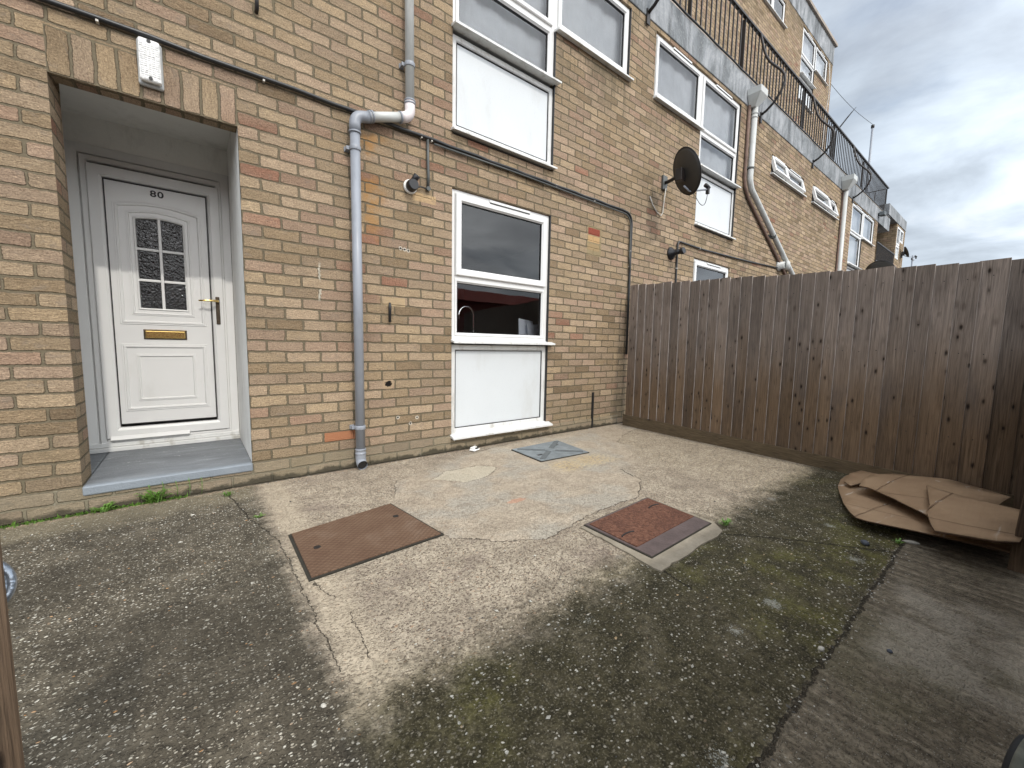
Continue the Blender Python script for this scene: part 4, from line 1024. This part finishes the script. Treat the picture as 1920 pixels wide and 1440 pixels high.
clips(lp, [(5.75, 2.47, 0)]); clips(lp, [(5.144, 2.1, 1)])
bd = MB(); bd.tube(sag(-3.6, 5.375, 7.2, 5.372, -.022, 40, .006) + sag(7.5, 5.37, 17.9, 5.375, -.022, 30, .005), .014, 6)
tag(bd.build('edge_cable', 'cable'), 'black cable lying along the top edge of the grey concrete band', 'cable')
wr = MB(); wr.tube([(1.0, 1.47, 12.0), (15.98, 1.47, 10.05), (15.99, 1.44, 9.6), (16.02, 1.43, 9.1), (15.97, 1.46, 8.5), (15.95, 1.47, 7.0), (15.93, 1.47, 5.4)][1:], .014, 6)
tag(wr.build('loose_cable', 'cable_pale'), 'pale loose cable hanging down the upper wall beside the corner window', 'cable')
bx = MB(); bx.tube([(.966, -.014, 1.295), (.966, -.016, 1.27), (.965, -.016, 1.14)], [.008, .012, .010], 8); tag(bx.build('cable_stub', 'cable'), 'short black cable stub on the brick wall left of the kitchen window', 'cable')
bx = MB(); bx.tube([(.126, -.001, 3.03), (.126, -.035, 3.03), (.128, -.038, 3.16)], .011, 8); tag(bx.build('wall_hook', 'blackmetal'), 'small black metal hook high on the wall above the door', 'hook')
bx = MB(); bx.box(3.452, 3.476, -.018, .0, .0, .43); tag(bx.build('flat_strip', 'gasket'), 'thin black vertical strip low on the wall near the fence corner', 'strip')

# vents and lamps ------------------------------------------------
t = thing('flue_vent', 'black flue spout with white collar above and left of the kitchen window', 'vent', loc=(1.145, 0, 2.225))
MB().lathe([(.052, 0), (.056, .006), (.054, .022), (.045, .026)], (0, 0, 0), (0, -1, 0), 24).build('collar', 'render_white', t)
MB().lathe([(.044, .020), (.046, .045), (.044, .075), (.038, .088)], (0, 0, 0), (0, -1, 0), 24).build('flue_body', 'black', t)
MB().lathe([(.024, 0), (.027, .07), (.020, .074), (.018, .03)], (.002, -.045, .02), (.35, -.55, .75), 18).build('outlet_spout', 'black', t)
t = thing('flue_vent', 'black trumpet shaped flue above the neighbouring ground floor window', 'vent', loc=(5.0, 0, 2.285))
MB().lathe([(.09, 0), (.085, .02), (.05, .05), (.035, .10), (.034, .17)], (0, 0, 0), (0, -1, .05), 24).build('flue_body', 'black', t)
MB().lathe([(.042, .15), (.045, .16), (.045, .19), (.04, .2)], (0, 0, 0), (0, -1, .05), 20).build('flue_tip', 'black', t)
t = thing('flue_vent', 'round white flue just above the fence top, by the foot of the slanting pipe', 'vent', loc=(8.86, 0, 2.63))
MB().lathe([(.10, 0), (.10, .03), (.07, .04), (.065, .12)], (0, 0, 0), (0, -1, 0), 20).build('flue_body', 'pipe_light', t)
MB().lathe([(.085, .10), (.09, .11), (.09, .15), (.06, .17)], (.02, -.02, 0), (.5, -1, 0), 20).build('flue_cap', 'pipe_light', t)
t = thing('bulkhead_lamp', 'oblong ribbed glass wall lamp above the front door', 'lamp', loc=(-.398, 0, 2.497))
b = MB(); b.box(-.054, .054, -.030, 0, -.122, .122); b.build('lamp_base', 'lampbody', t, .022, seg=5)
b = MB(); b.box(-.047, .047, -.062, -.028, -.108, .114); b.build('lamp_lens', 'lampglass', t, .014, seg=4)
b = MB()
for i in range(15):
    for j in range(5):
        b.box(-.039+j*.0162, -.026+j*.0162, -.0650, -.0610, -.080+i*.0112, -.0722+i*.0112)
b.build('prism_ribs', 'lampglass', t, .002)
for z_ in (-.092, .100): MB().lathe([(.009, 0), (.009, .003)], (.0, -.0625, z_), (0, -1, 0), 14).build('fixing_screw', 'gasket', t)

# satellite dishes ----------------------------------------------
def dish(name, label, base, centre, ndir, rw, rh, lnb, parent=None, wire=True):
    t = thing(name, label, 'satellite dish', None, base)
    B = Vector(base); C0 = Vector(centre)-B; nd = Vector(ndir).normalized(); up = Vector((0, 0, 1)); s_ = nd.cross(up).normalized(); u_ = s_.cross(nd).normalized()
    b = MB(); rings = []
    for k in range(8):
        f = k/7; rings.append([b.bm.verts.new(C0 + s_*rw*f*math.cos(a) + u_*rh*f*math.sin(a) + nd*(.055*(f*f-1))) for a in [j*2*math.pi/36 for j in range(36)]])
    for k in range(1, 7):
        for j in range(36): fc = b.bm.faces.new([rings[k][j], rings[k][(j+1) % 36], rings[k+1][(j+1) % 36], rings[k+1][j]]); fc.smooth = True
    fc = b.bm.faces.new(rings[1])
    bmesh.ops.delete(b.bm, geom=rings[0], context='VERTS')
    o = b.build('reflector', 'steel', t); md = o.modifiers.new('s', 'SOLIDIFY'); md.thickness = .006
    rim = [C0 + s_*rw*math.cos(a) + u_*rh*math.sin(a) for a in [j*2*math.pi/36 for j in range(37)]]
    MB().tube(rim, .006, 6, caps=False).build('rim', 'black', t)
    back = C0 - nd*.10 - u_*.02
    MB().box(-.05, .05, -.03, 0, -.09, .09).build('wall_plate', 'cable_grey', t, .004)
    MB().tube([(0, -.02, 0), (0, -.07, .0), tuple(back)], .022, 10).build('mast_arm', 'blackmetal', t)
    MB().box(-.05, .05, -.04, .04, -.07, .07, Matrix.Translation(back)).build('bracket', 'blackmetal', t, .004)
    L = Vector(lnb)-B; low = C0 - u_*rh*.85
    MB().tube([tuple(C0-u_*rh*.55-nd*.09), tuple(low-nd*.03), tuple(L-Vector((0, 0, .03)))], .011, 8).build('feed_arm', 'pipe', t)
    d_ = (C0-L).normalized()
    MB().lathe([(.016, -.03), (.024, 0), (.026, .04), (.022, .05)], tuple(L), tuple(d_), 14).build('receiver', 'black', t)
    MB().box(-.018, .018, -.018, .018, -.085, -.01, Matrix.Translation(L)).build('receiver_body', 'blackmetal', t, .003)
    if wire:
        e = L-Vector((0, 0, .085)); pts = arcpts(e, e+Vector((0, .02, -.20)), e+(low-e)*.5+Vector((0, 0, -.12)), 8) + arcpts(e+(low-e)*.5+Vector((0, 0, -.12)), low+Vector((0, 0, .02)), low-nd*.04, 5)[1:]
        MB().tube(pts, .004, 6).build('lead', 'cable_grey', t)
        MB().tube([(0, -.04, -.07), (.01, -.015, -.25), (.0, -.012, -.38), (-.04, -.012, -.43), (-.14, -.012, -.40), (-.24, -.012, -.33), (-.30, -.008, -.24)], .007, 6).build('down_lead', 'cable_pale', t)
    return t
dish('satellite_dish', 'dark mesh oval satellite dish on an arm between the two first floor windows', (4.735, 0, 3.155), (4.53, -.44, 3.115), (.85, -.35, .35), .225, .27, (4.83, -.56, 2.975))
dish('satellite_dish', 'far dark satellite dish on the corner of the far block', (20.5, 0, 4.55), (20.30, -.16, 4.62), (.3, -.8, .3), .17, .20, (20.5, -.4, 4.45), wire=False)
dish('satellite_dish', 'dark dish whose top just shows over the fence', (15.3, 0, 3.15), (15.04, -.45, 3.12), (.85, -.35, .35), .42, .42, (15.5, -.7, 2.9), wire=False)

# ------------------------------------------------------------------ railing on the walkway
rl = thing('railing', 'black metal balustrade along the first roof walkway, with vertical bars', 'railing')
YR, ZT, ZB = .10, 6.345, 5.50; XE = 17.95
b = MB(); b.box(2.9, XE, YR-.026, YR+.026, ZT-.022, ZT+.012); b.build('top_rail', 'blackmetal', rl, .003)
b = MB(); b.box(2.9, XE, YR-.012, YR+.012, ZB, ZB+.030); b.build('bottom_rail', 'blackmetal', rl, .003)
x_ = 3.97; cnt = 0; bars = []
while x_ < XE-.05 and cnt < 100:
    bars.append(x_); x_ += .138; cnt += 1
barm = None
for xb_ in bars:
    if barm is None:
        b = MB(); b.box(-.009, .009, -.009, .009, 0, ZT-.022-ZB-.031); barm = b.build('baluster', 'blackmetal', rl); o = barm
    else:
        o = barm.copy(); COL.objects.link(o); o.parent = rl
    o.location = (xb_, YR, ZB+.0305)
pm = None
for xp in (5.38, 7.03, 9.90, 11.98, 14.85, XE-.02):
    if pm is None:
        b = MB(); b.box(-.022, .022, -.022, .022, 0, ZT-.023-5.43); pm = b.build('post', 'blackmetal', rl, .002); o = pm
    else: o = pm.copy(); COL.objects.link(o); o.parent = rl
    o.location = (xp, YR+.036, 5.43)
bp = [(0, 4.97), (-.10, 5.02), (-.21, 5.11), (-.30, 5.24), (-.345, 5.38), (-.335, 5.48), (-.28, 5.575), (-.19, 5.68), (-.10, 5.79), (-.03, 5.92), (.015, 6.06), (.05, 6.20), (.08, 6.33)]
bm_ = None
for xp in (4.20, 7.55, 10.29, 13.50):
    if bm_ is None:
        b = MB(); b.tube([(0, p[0], p[1]-4.97) for p in bp], .020, 8); b.box(-.03, .03, -.03, -.013, -.12, .05); bm_ = b.build('curved_bracket', 'blackmetal', rl); o = bm_
    else: o = bm_.copy(); COL.objects.link(o); o.parent = rl
    o.location = (xp, 0, 4.97)
b = MB(); b.box(XE-.022, XE, YR+.06, 2.6, ZT-.022, ZT); b.box(XE-.02, XE-.004, YR+.06, 2.6, ZB, ZB+.03)
for i in range(17): b.box(XE-.018, XE-.004, YR+.18+i*.14, YR+.194+i*.14, ZB+.031, ZT-.023)
b.build('return_rail', 'blackmetal', rl)

# poles, aerial --------------------------------------------------
t = thing('mast', 'tall thin grey mast standing above the end of the railing', 'pole', loc=(20.52, 1.2, 5.8))
MB().tube([(0, 0, 0), (0, 0, 3.72)], .034, 10).build('pole', 'pipe', t); MB().lathe([(.055, 0), (.055, .10)], (0, 0, 3.70), (0, 0, 1), 10).build('cap', 'blackmetal', t)
wr = MB(); wr.tube([(16.42, 1.7, 9.95)] + [(16.42+(20.52-16.42)*i/10, 1.7-.5*i/10, 9.95+(9.62-9.95)*i/10 - .12*math.sin(math.pi*i/10)) for i in range(1, 11)], .007, 5)
tag(wr.build('overhead_wire', 'cable_grey'), 'thin wire running from the corner of the block to the mast', 'wire')
t = thing('aerial', 'television aerial with many short rods beyond the railing', 'aerial', loc=(19.2, 2.0, 5.8))
MB().tube([(0, 0, 0), (0, 0, 3.45)], .022, 8).build('pole', 'blackmetal', t)
a0, a1 = Vector((0, 0, 3.42)), Vector((1.75, 0, 4.75))
b = MB(); b.tube([tuple(a0-(a1-a0)*.12), tuple(a1)], .016, 6)
for i in range(16):
    p = a0+(a1-a0)*(i/15); n_ = Vector((-.6, .0, .8)).cross(Vector((0, 1, 0)))
    b.tube([tuple(p+Vector((-.09, -.16, .10))), tuple(p+Vector((.09, .16, -.10)))], .009, 4)
b.build('rods', 'blackmetal', t)
t = thing('telegraph_pole', 'distant thin pole just above the right hand fence', 'pole', loc=(60, 5.14, 0)); MB().tube([(0, 0, 0), (0, 0, 11.2)], .08, 8).build('pole', 'pipe', t)
MB().box(-.6, .6, -.05, .05, 10.7, 10.85).build('crossbar', 'blackmetal', t)
t = thing('flood_lamp', 'small grey lamp fixed on the concrete band past the last window', 'lamp', loc=(16.4, -.012, 5.16))
MB().box(-.10, .14, -.16, -.03, -.05, .06).build('lamp_head', 'galv_dark', t, .01); MB().box(-.03, .03, -.04, 0, -.04, .04).build('lamp_bracket', 'galv_dark', t)

# ------------------------------------------------------------------ boundary fence
A0 = Vector((3.951, -.134)); B0 = Vector((3.757, -3.172)); fd = (B0-A0).normalized(); fn = Vector((fd.y, -fd.x))      # fn points to -x (into yard)
if fn.x > 0: fn = -fn
FL = thing('boundary_fence', 'tall weathered brown closeboard fence on the right of the yard', 'fence')
ys = [-.136, -.246, -.353, -.470, -.583, -.692, -.803, -.908, -1.023, -1.120, -1.224, -1.332, -1.437, -1.538, -1.642, -1.743, -1.840, -1.939, -2.035, -2.128, -2.216, -2.317, -2.423, -2.522, -2.636, -2.733, -2.844, -2.948, -3.064, -3.175, -3.28]
ang = math.atan2(fd.y, fd.x)
for i in range(len(ys)-1):
    ya, yb = ys[i], ys[i+1]; s0 = (ya-A0.y)/fd.y; s1 = (yb-A0.y)/fd.y; L = s1-s0
    zt = 1.730 - .168*((ya+yb)/2+.136)/(-2.98) + rnd.uniform(-.007, .007); zb = .135-.045*((ya+yb)/2)/(-3.1) - .004
    b = MB()
    # feather-edge board: thick edge laps over the previous board's thin edge
    o0, o1 = .008, .026
    pts = [(s0-.004, o0), (s0+L+.012, o1), (s0+L+.012, .0125), (s0-.004, 0.0)]
    lean = rnd.uniform(-.004, .004)
    va = []; nseg = 6
    for k in range(nseg+1):
        zz = zb+(zt-zb)*k/nseg; wv = mnoise.noise(Vector((i*3.3, zz*2, 0)))*.002
        row = []
        for s_, off in pts:
            q = A0 + fd*(s_+lean*(zz-.9)+wv) + fn*off; row.append(b.bm.verts.new((q.x, q.y, zz)))
        va.append(row)
    for k in range(nseg):
        for j in range(4):
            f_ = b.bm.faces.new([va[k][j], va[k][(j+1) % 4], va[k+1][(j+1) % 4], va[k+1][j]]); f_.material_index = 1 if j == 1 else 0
    b.bm.faces.new(list(reversed(va[0]))); b.bm.faces.new(va[-1])
    for zn in (.42, .98, 1.48):
        q = A0 + fd*(s0+L*.55) + fn*.0185; zj = zn+rnd.uniform(-.02, .02); nv = []
        for k in range(8): nv.append(b.bm.verts.new((q.x+fd.x*.0035*math.cos(k*math.pi/4), q.y+fd.y*.0035*math.cos(k*math.pi/4), zj+.0035*math.sin(k*math.pi/4))))
        b.bm.faces.new(nv).material_index = 2
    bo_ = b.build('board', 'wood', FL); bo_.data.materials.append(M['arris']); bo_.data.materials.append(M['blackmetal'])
def fbox(name, s0, s1, o0, o1, za0, zb0, za1, zb1, m, bev=.003):
    b = MB(); vsx = []
    for s_, za, zb in ((s0, za0, zb0), (s1, za1, zb1)):
        for off in (o0, o1):
            q = A0+fd*s_+fn*off; vsx += [b.bm.verts.new((q.x, q.y, za)), b.bm.verts.new((q.x, q.y, zb))]
    for f in ((0, 1, 3, 2), (4, 6, 7, 5), (0, 4, 5, 1), (2, 3, 7, 6), (0, 2, 6, 4), (1, 5, 7, 3)): b.bm.faces.new([vsx[i] for i in f])
    return b.build(name, m, FL, bev)
fbox('gravel_board', -.02, 3.15, -.012, .030, -.01, .139, -.01, .092, 'gravelboard')
for zr in (.45, 1.0, 1.5): fbox('rail', 0, 3.1, -.07, -.012, zr-.03, zr+.03, zr-.05, zr+.01, 'wood')
for sp in (.0, 1.55, 3.05): fbox('post', sp-.04, sp+.04, -.16, -.072, 0, 1.66-.05*sp, 0, 1.66-.05*sp, 'wood')
# front fence (behind the photographer; its post shows, and it shades the front of the yard)
FF = thing('front_fence', 'low timber fence along the front of the yard, its post at the right edge', 'fence')
pf = None
for xp, yb in ((2.62, -3.212), (3.66, -3.212), (.99, -3.31), (-.03, -3.31)):
    b = MB(); b.box(xp-.040, xp+.040, yb-.073, yb, 0, 1.045, Matrix.Shear('XY', 4, (0, -.05 if xp == 2.62 else 0)) if xp == 2.62 else None); b.build('post', 'gatewood', FF, .004)
i = 0; xp = -.06
while xp < 3.70:
    b = MB(); b.box(xp, xp+.112, -3.308, -3.288, .03, 1.042+rnd.uniform(-.004, .004)); b.build('board', 'wood', FF, .002); xp += .1135; i += 1
# gate, swung open
gt = thing('garden_gate', 'open timber garden gate at the left edge with an iron ring latch', 'gate')
H0 = Vector((-1.22, -3.20)); H1 = Vector((-.4545, -2.520)); gd = (H1-H0).normalized(); gn = Vector((gd.y, -gd.x)); GLn = (H1-H0).length
def gbox(name, s0, s1, o0, o1, z0, z1, m='gatewood'):
    b = MB(); P4 = [H0+gd*s0+gn*o0, H0+gd*s1+gn*o0, H0+gd*s1+gn*o1, H0+gd*s0+gn*o1]
    b.prism([(p.x, p.y, z0) for p in P4], (0, 0, z1-z0)); return b.build(name, m, gt, .003)
nb = 8
for k in range(nb): gbox('board', GLn*k/nb+.002, GLn*(k+1)/nb-.002, -.010, .010, .05, .93)
for z_ in (.18, .72): gbox('rail', .02, GLn-.02, -.048, -.011, z_, z_+.09)
b = MB(); c0 = Vector((-.4800, -2.487, .6944))
# ring facing the camera
vd = (Vector(cam.location)-c0).normalized(); s1_ = vd.cross(Vector((0, 0, 1))).normalized(); s2_ = s1_.cross(vd)
c0 = c0 + s1_*(-.0)
b.tube([c0 + s1_*.022*math.cos(a) + s2_*.027*math.sin(a) for a in [i*2*math.pi/32 for i in range(33)]], .0052, 12, caps=False); b.build('ring_latch', 'ring', gt)
# small wheel in the bottom right corner
t = thing('wheel', 'dark rubber wheel with a pale worn edge in the bottom right corner', 'wheel', loc=(1.085, -3.262, .075))
MB().lathe([(.02, -.022), (.070, -.022), (.076, -.016), (.076, .016), (.070, .022), (.02, .022)], (0, 0, 0), (.25, 1, 0), 36).build('tyre', 'rubber', t)
MB().lathe([(.0765, -.012), (.082, -.008), (.082, .008), (.0765, .012)], (0, 0, 0), (.25, 1, 0), 36).build('tread', 'wheelrim', t)
MB().lathe([(.018, -.026), (.018, .026)], (0, 0, 0), (.25, 1, 0), 16).build('hub', 'galv_dark', t)

# ------------------------------------------------------------------ flattened cardboard by the fence
def card(name, label, outline, zf, th=.006, m='card', sub=1):
    b = MB(); n = len(outline)
    cx_ = sum(p[0] for p in outline)/n; cy_ = sum(p[1] for p in outline)/n
    b.poly([(p[0], p[1], 0) for p in outline]); bmesh.ops.triangulate(b.bm, faces=b.bm.faces[:])
    for _ in range(sub+3): bmesh.ops.subdivide_edges(b.bm, edges=[e for e in b.bm.edges if e.calc_length() > .05], cuts=1)
    bmesh.ops.triangulate(b.bm, faces=b.bm.faces[:])
    for v in b.bm.verts: v.co.z = zf(v.co.x, v.co.y)
    o = b.build(name, m, None, smooth=True); md = o.modifiers.new('s', 'SOLIDIFY'); md.thickness = th; md.offset = -1
    o.data.materials.append(M['card_edge']); md.material_offset_rim = 1
    # origin at its base
    off = Vector((cx_, cy_, 0)); o.data.transform(Matrix.Translation(-off)); o.location = off
    return tag(o, label, 'cardboard')
def zf1(x, y):
    f = max(0, min(1, (3.35-x)/.75)); f = f*f*(3-2*f); return .010 + .050*f + .010*math.sin(x*7+y*3)*f + .012*math.sin(y*6)*f
out1 = [(3.80, -2.44), (3.70, -2.395), (3.52, -2.395), (3.32, -2.425), (3.08, -2.49), (2.84, -2.56), (2.66, -2.63), (2.565, -2.675), (2.535, -2.73), (2.54, -2.82), (2.56, -2.92), (2.585, -3.02), (2.62, -3.12), (2.645, -3.20), (2.64, -3.235), (3.0, -3.28), (3.4, -3.28), (3.72, -3.27), (3.76, -2.9)]
card('cardboard_sheet', 'large flattened brown cardboard box with white scuffs, lowest of the pile by the fence', out1, zf1)
def zf1b(x, y): return zf1(x, y) + .022 + .02*max(0, min(1, (x-3.2)/.4))
out1b = [(3.80, -2.47), (3.60, -2.43), (3.36, -2.45), (3.30, -2.50), (3.50, -2.56), (3.76, -2.62)]
card('cardboard_sheet', 'thin folded flap along the top left edge of the large cardboard sheet', out1b, zf1b, .004)
def zf2(x, y):
    f = max(0, min(1, (y+2.55)/-.35)); return .078 + .045*f + .010*math.sin(x*6)
out2 = [(3.72, -2.66), (3.58, -2.56), (3.40, -2.555), (3.18, -2.565), (3.16, -2.62), (3.0, -2.76), (2.72, -2.945), (2.9, -3.1), (3.5, -3.2), (3.72, -2.95)]
card('cardboard_sheet', 'narrow cardboard flap lying on the large sheet, between it and the top piece', out2, zf2)
def zf3(x, y):
    f = max(0, min(1, (x-2.45)/.9)); return .150 + .020*math.sin((x-2.45)*3.6) + .010*math.sin(y*9) - .015*(1-f)
out3 = [(3.27, -2.868), (3.02, -2.90), (2.80, -2.93), (2.66, -2.935), (2.52, -2.965), (2.45, -2.985), (2.47, -3.08), (2.48, -3.17), (2.52, -3.235), (2.9, -3.285), (3.02, -3.25), (3.10, -3.10), (3.20, -2.97)]
card('cardboard_sheet', 'stiff cardboard piece with a torn near edge, topmost of the pile by the fence', out3, zf3, .010)

# ------------------------------------------------------------------ weeds, pebbles, litter
def weed(x, y, r, n, hgt, label, seed):
    rr = random.Random(seed); b = MB()
    for k in range(n):
        a = rr.uniform(0, 2*math.pi); L = r*rr.uniform(.5, 1.1); w_ = L*rr.uniform(.13, .24); ox, oy = rr.uniform(-r, r)*.35, rr.uniform(-r, r)*.2
        e = Vector((math.cos(a), math.sin(a)*.7, 0)); s_ = Vector((-e.y, e.x, 0)); up = hgt*rr.uniform(.4, 1.1)
        p = [Vector((ox, oy, .003)) + e*L*t + Vector((0, 0, up*math.sin(min(1, t*1.1)*math.pi*.62))) for t in (0, .35, .7, 1.0)]; ww = (.25, 1, .85, 0)
        vL = [b.bm.verts.new(q+s_*w_*k_*.5) for q, k_ in zip(p[:3], ww)]; vR = [b.bm.verts.new(q-s_*w_*k_*.5) for q, k_ in zip(p[:3], ww)]; tip = b.bm.verts.new(p[3])
        for i in range(2): b.bm.faces.new([vL[i], vL[i+1], vR[i+1], vR[i]])
        b.bm.faces.new([vL[2], tip, vR[2]])
    o = b.build('weed', 'leaf'); o.location = (x, y, 0); return tag(o, label, 'weed', 'small weeds in the cracks')
weed(-.71, -.055, .060, 34, .045, 'leafy green weed left of the door step, at the foot of the wall', 1)
weed(-.50, -.04, .075, 46, .075, 'taller sprawling green weed at the foot of the wall below the door step', 2)
weed(-.15, -.17, .042, 26, .03, 'small bright green weed by the wall, right of the door step', 3)
weed(-.04, -.64, .040, 18, .018, 'flat weed in the crack left of the chequer plate cover', 4)
weed(1.99, -2.235, .045, 30, .03, 'bright green weed in the crack by the pitted cover', 5)
weed(2.50, -2.86, .035, 18, .02, 'small dark weed in the slab joint near the cardboard', 6)
bgr = MB(); rr = random.Random(12)
for k in range(900):
    x_ = rr.uniform(-1.6, -.35); y_ = -.016-abs(rr.gauss(0, .014)); h_ = rr.uniform(.004, .018)*(1 if rr.random() < .9 else 2); a = rr.uniform(0, 6.28); w_ = rr.uniform(.003, .007)
    bgr.bm.faces.new([bgr.bm.verts.new((x_-w_*math.cos(a), y_-w_*math.sin(a), .0)), bgr.bm.verts.new((x_+w_*math.cos(a), y_+w_*math.sin(a), .0)), bgr.bm.verts.new((x_+rr.uniform(-.01, .01), y_-rr.uniform(0, .012), h_))])
tag(bgr.build('moss_strip', 'leaf'), 'thin line of green moss and grass where the wall meets the ground', 'moss', kind='stuff')
# stalks against the step
st = MB()
for k in range(5):
    x_ = -.52+.06*k; st.tube([(x_, -.03, 0), (x_+.005, -.035, .06), (x_-.008+.01*k*.3, -.03, .11+.01*(k % 2))], .0014, 4)
    for j in range(7): 
        zz = .03+j*.012; a = j*2.4; c_ = Vector((x_, -.033, zz)); e = Vector((math.cos(a), math.sin(a)*.5, .4))*.014; s_ = Vector((0, 0, 1)).cross(e).normalized()*.003
        st.poly([c_, c_+e*.5+s_, c_+e, c_+e*.5-s_])
tag(st.build('weed', 'leaf'), 'tall thin weed stalks in front of the grey door step', 'weed', 'small weeds in the cracks')
gm = MB(); rr = random.Random(77); gmats = []
for k in range(2600):
    q_ = rr.random()
    if q_ < .30: x_, y_ = rr.uniform(-1.3, 0.0), rr.uniform(-2.3, -.15)
    elif q_ < .50: x_, y_ = rr.uniform(0.0, 3.9), -.03-abs(rr.gauss(0, .07))
    elif q_ < .80: x_, y_ = rr.uniform(0, 3.7), rr.uniform(-2.95, -2.0)
    elif q_ < .88: x_, y_ = rr.uniform(.6, 2.6), -2.87+rr.gauss(0, .03)
    else: x_, y_ = rr.uniform(0.0, 3.8), rr.uniform(-2.0, -.2)
    if any(abs(x_-cx_) < hw and abs(y_-cy_) < hh for cx_, cy_, hw, hh in ((.365, -1.18, .34, .31), (1.64, -1.99, .33, .25), (2.28, -.53, .34, .26))) or (x_ > 2.4 and y_ < -2.35): continue
    r_ = rr.uniform(.0016, .0042)*(1 if rr.random() < .93 else 1.7); a = rr.uniform(0, 6.28); c_ = Vector((x_, y_, r_*.25)); e1_ = Vector((math.cos(a), math.sin(a), 0)); e2_ = Vector((-e1_.y, e1_.x, 0))
    sx_, sy_ = r_*rr.uniform(.9, 1.7), r_*rr.uniform(.6, 1.0)
    v_ = [gm.bm.verts.new(c_+e1_*sx_), gm.bm.verts.new(c_+e2_*sy_), gm.bm.verts.new(c_-e1_*sx_), gm.bm.verts.new(c_-e2_*sy_)]; tp = gm.bm.verts.new(c_+Vector((0, 0, r_*.8))+e1_*r_*.3)
    mi = 0 if rr.random() < .55 else (1 if rr.random() < .6 else 2)
    for i in range(4):
        f_ = gm.bm.faces.new([v_[i], v_[(i+1) % 4], tp]); f_.material_index = mi
go_ = gm.build('grit', 'pebble'); go_.data.materials.append(simple('brown_grit', (.20, .15, .10), .9, var=.4, nscale=60)); go_.data.materials.append(simple('grey_grit', (.10, .095, .085), .9, var=.3, nscale=60))
tag(go_, 'fine loose grit and stone chips scattered over the paving', 'grit', kind='stuff')
def stone(x, y, sx, sy, sz, m, label, seed):
    b = MB(); bmesh.ops.create_icosphere(b.bm, subdivisions=2, radius=1)
    for v in b.bm.verts:
        n_ = 1+.22*mnoise.noise(v.co*1.4+Vector((seed, 0, 0))); v.co = Vector((v.co.x*sx*n_, v.co.y*sy*n_, v.co.z*sz*n_))
    o = b.build('pebble', m, smooth=True); o.location = (x, y, sz*.55); o.rotation_euler = (0, 0, seed)
    return tag(o, label, 'pebble')
stone(2.36, -2.758, .022, .016, .013, 'pebble_dark', 'dark grey pebble on the moss in front of the cardboard', 1)
stone(2.57, -2.90, .034, .012, .010, 'pebble', 'long pale pebble beside the cardboard edge', 2)
stone(1.29, -2.85, .012, .009, .007, 'pebble', 'small pale stone at the edge of the slab joint, beyond the black pebble', 3)
stone(1.46, -2.99, .008, .008, .006, 'pebble_dark', 'tiny black pebble on the brushed front slab', 4)
stone(-.05, -2.10, .010, .007, .006, 'pebble', 'small white stone on the left slab, nearest the camera', 5)
t = thing('plug_cover', 'small broken white plastic fitting on the ground under the kitchen window', 'plastic fitting', loc=(1.715, -.115, .006))
b = MB(); b.box(-.045, .045, -.03, .03, 0, .012, Matrix.Rotation(.4, 4, 'Z')); b.build('base', 'render_white', t, .004)
b = MB(); b.box(-.035, .03, -.006, .026, .012, .03, Matrix.Rotation(.4, 4, 'Z')); b.tube([(.0, .0, .02), (.004, .0, .05)], .003, 6); b.build('body', 'render_white', t, .004)
MB().box(.0, .034, -.022, -.004, .0125, .022, Matrix.Rotation(.4, 4, 'Z')).build('socket', 'gasket', t)

# ------------------------------------------------------------------ houses over the road (seen in the window reflections)
hs = thing('terraced_house', 'dark red brick terrace across the road, mirrored in the kitchen window', 'house')
b = MB(); b.box(-25, 40, -36, -27, 0, 4.7); b.build('wall', 'redhouse', hs)
b = MB(); b.prism([(-25, -26.6, 4.7), (-25, -31.5, 6.4), (-25, -36.4, 4.7)], (65, 0, 0)); b.build('roof', 'redhouse', hs)
b = MB()
for i in range(16): b.box(-22+i*4, -20.6+i*4, -27.0, -26.94, 1.0, 2.3)
b.build('window', 'gasket', hs)
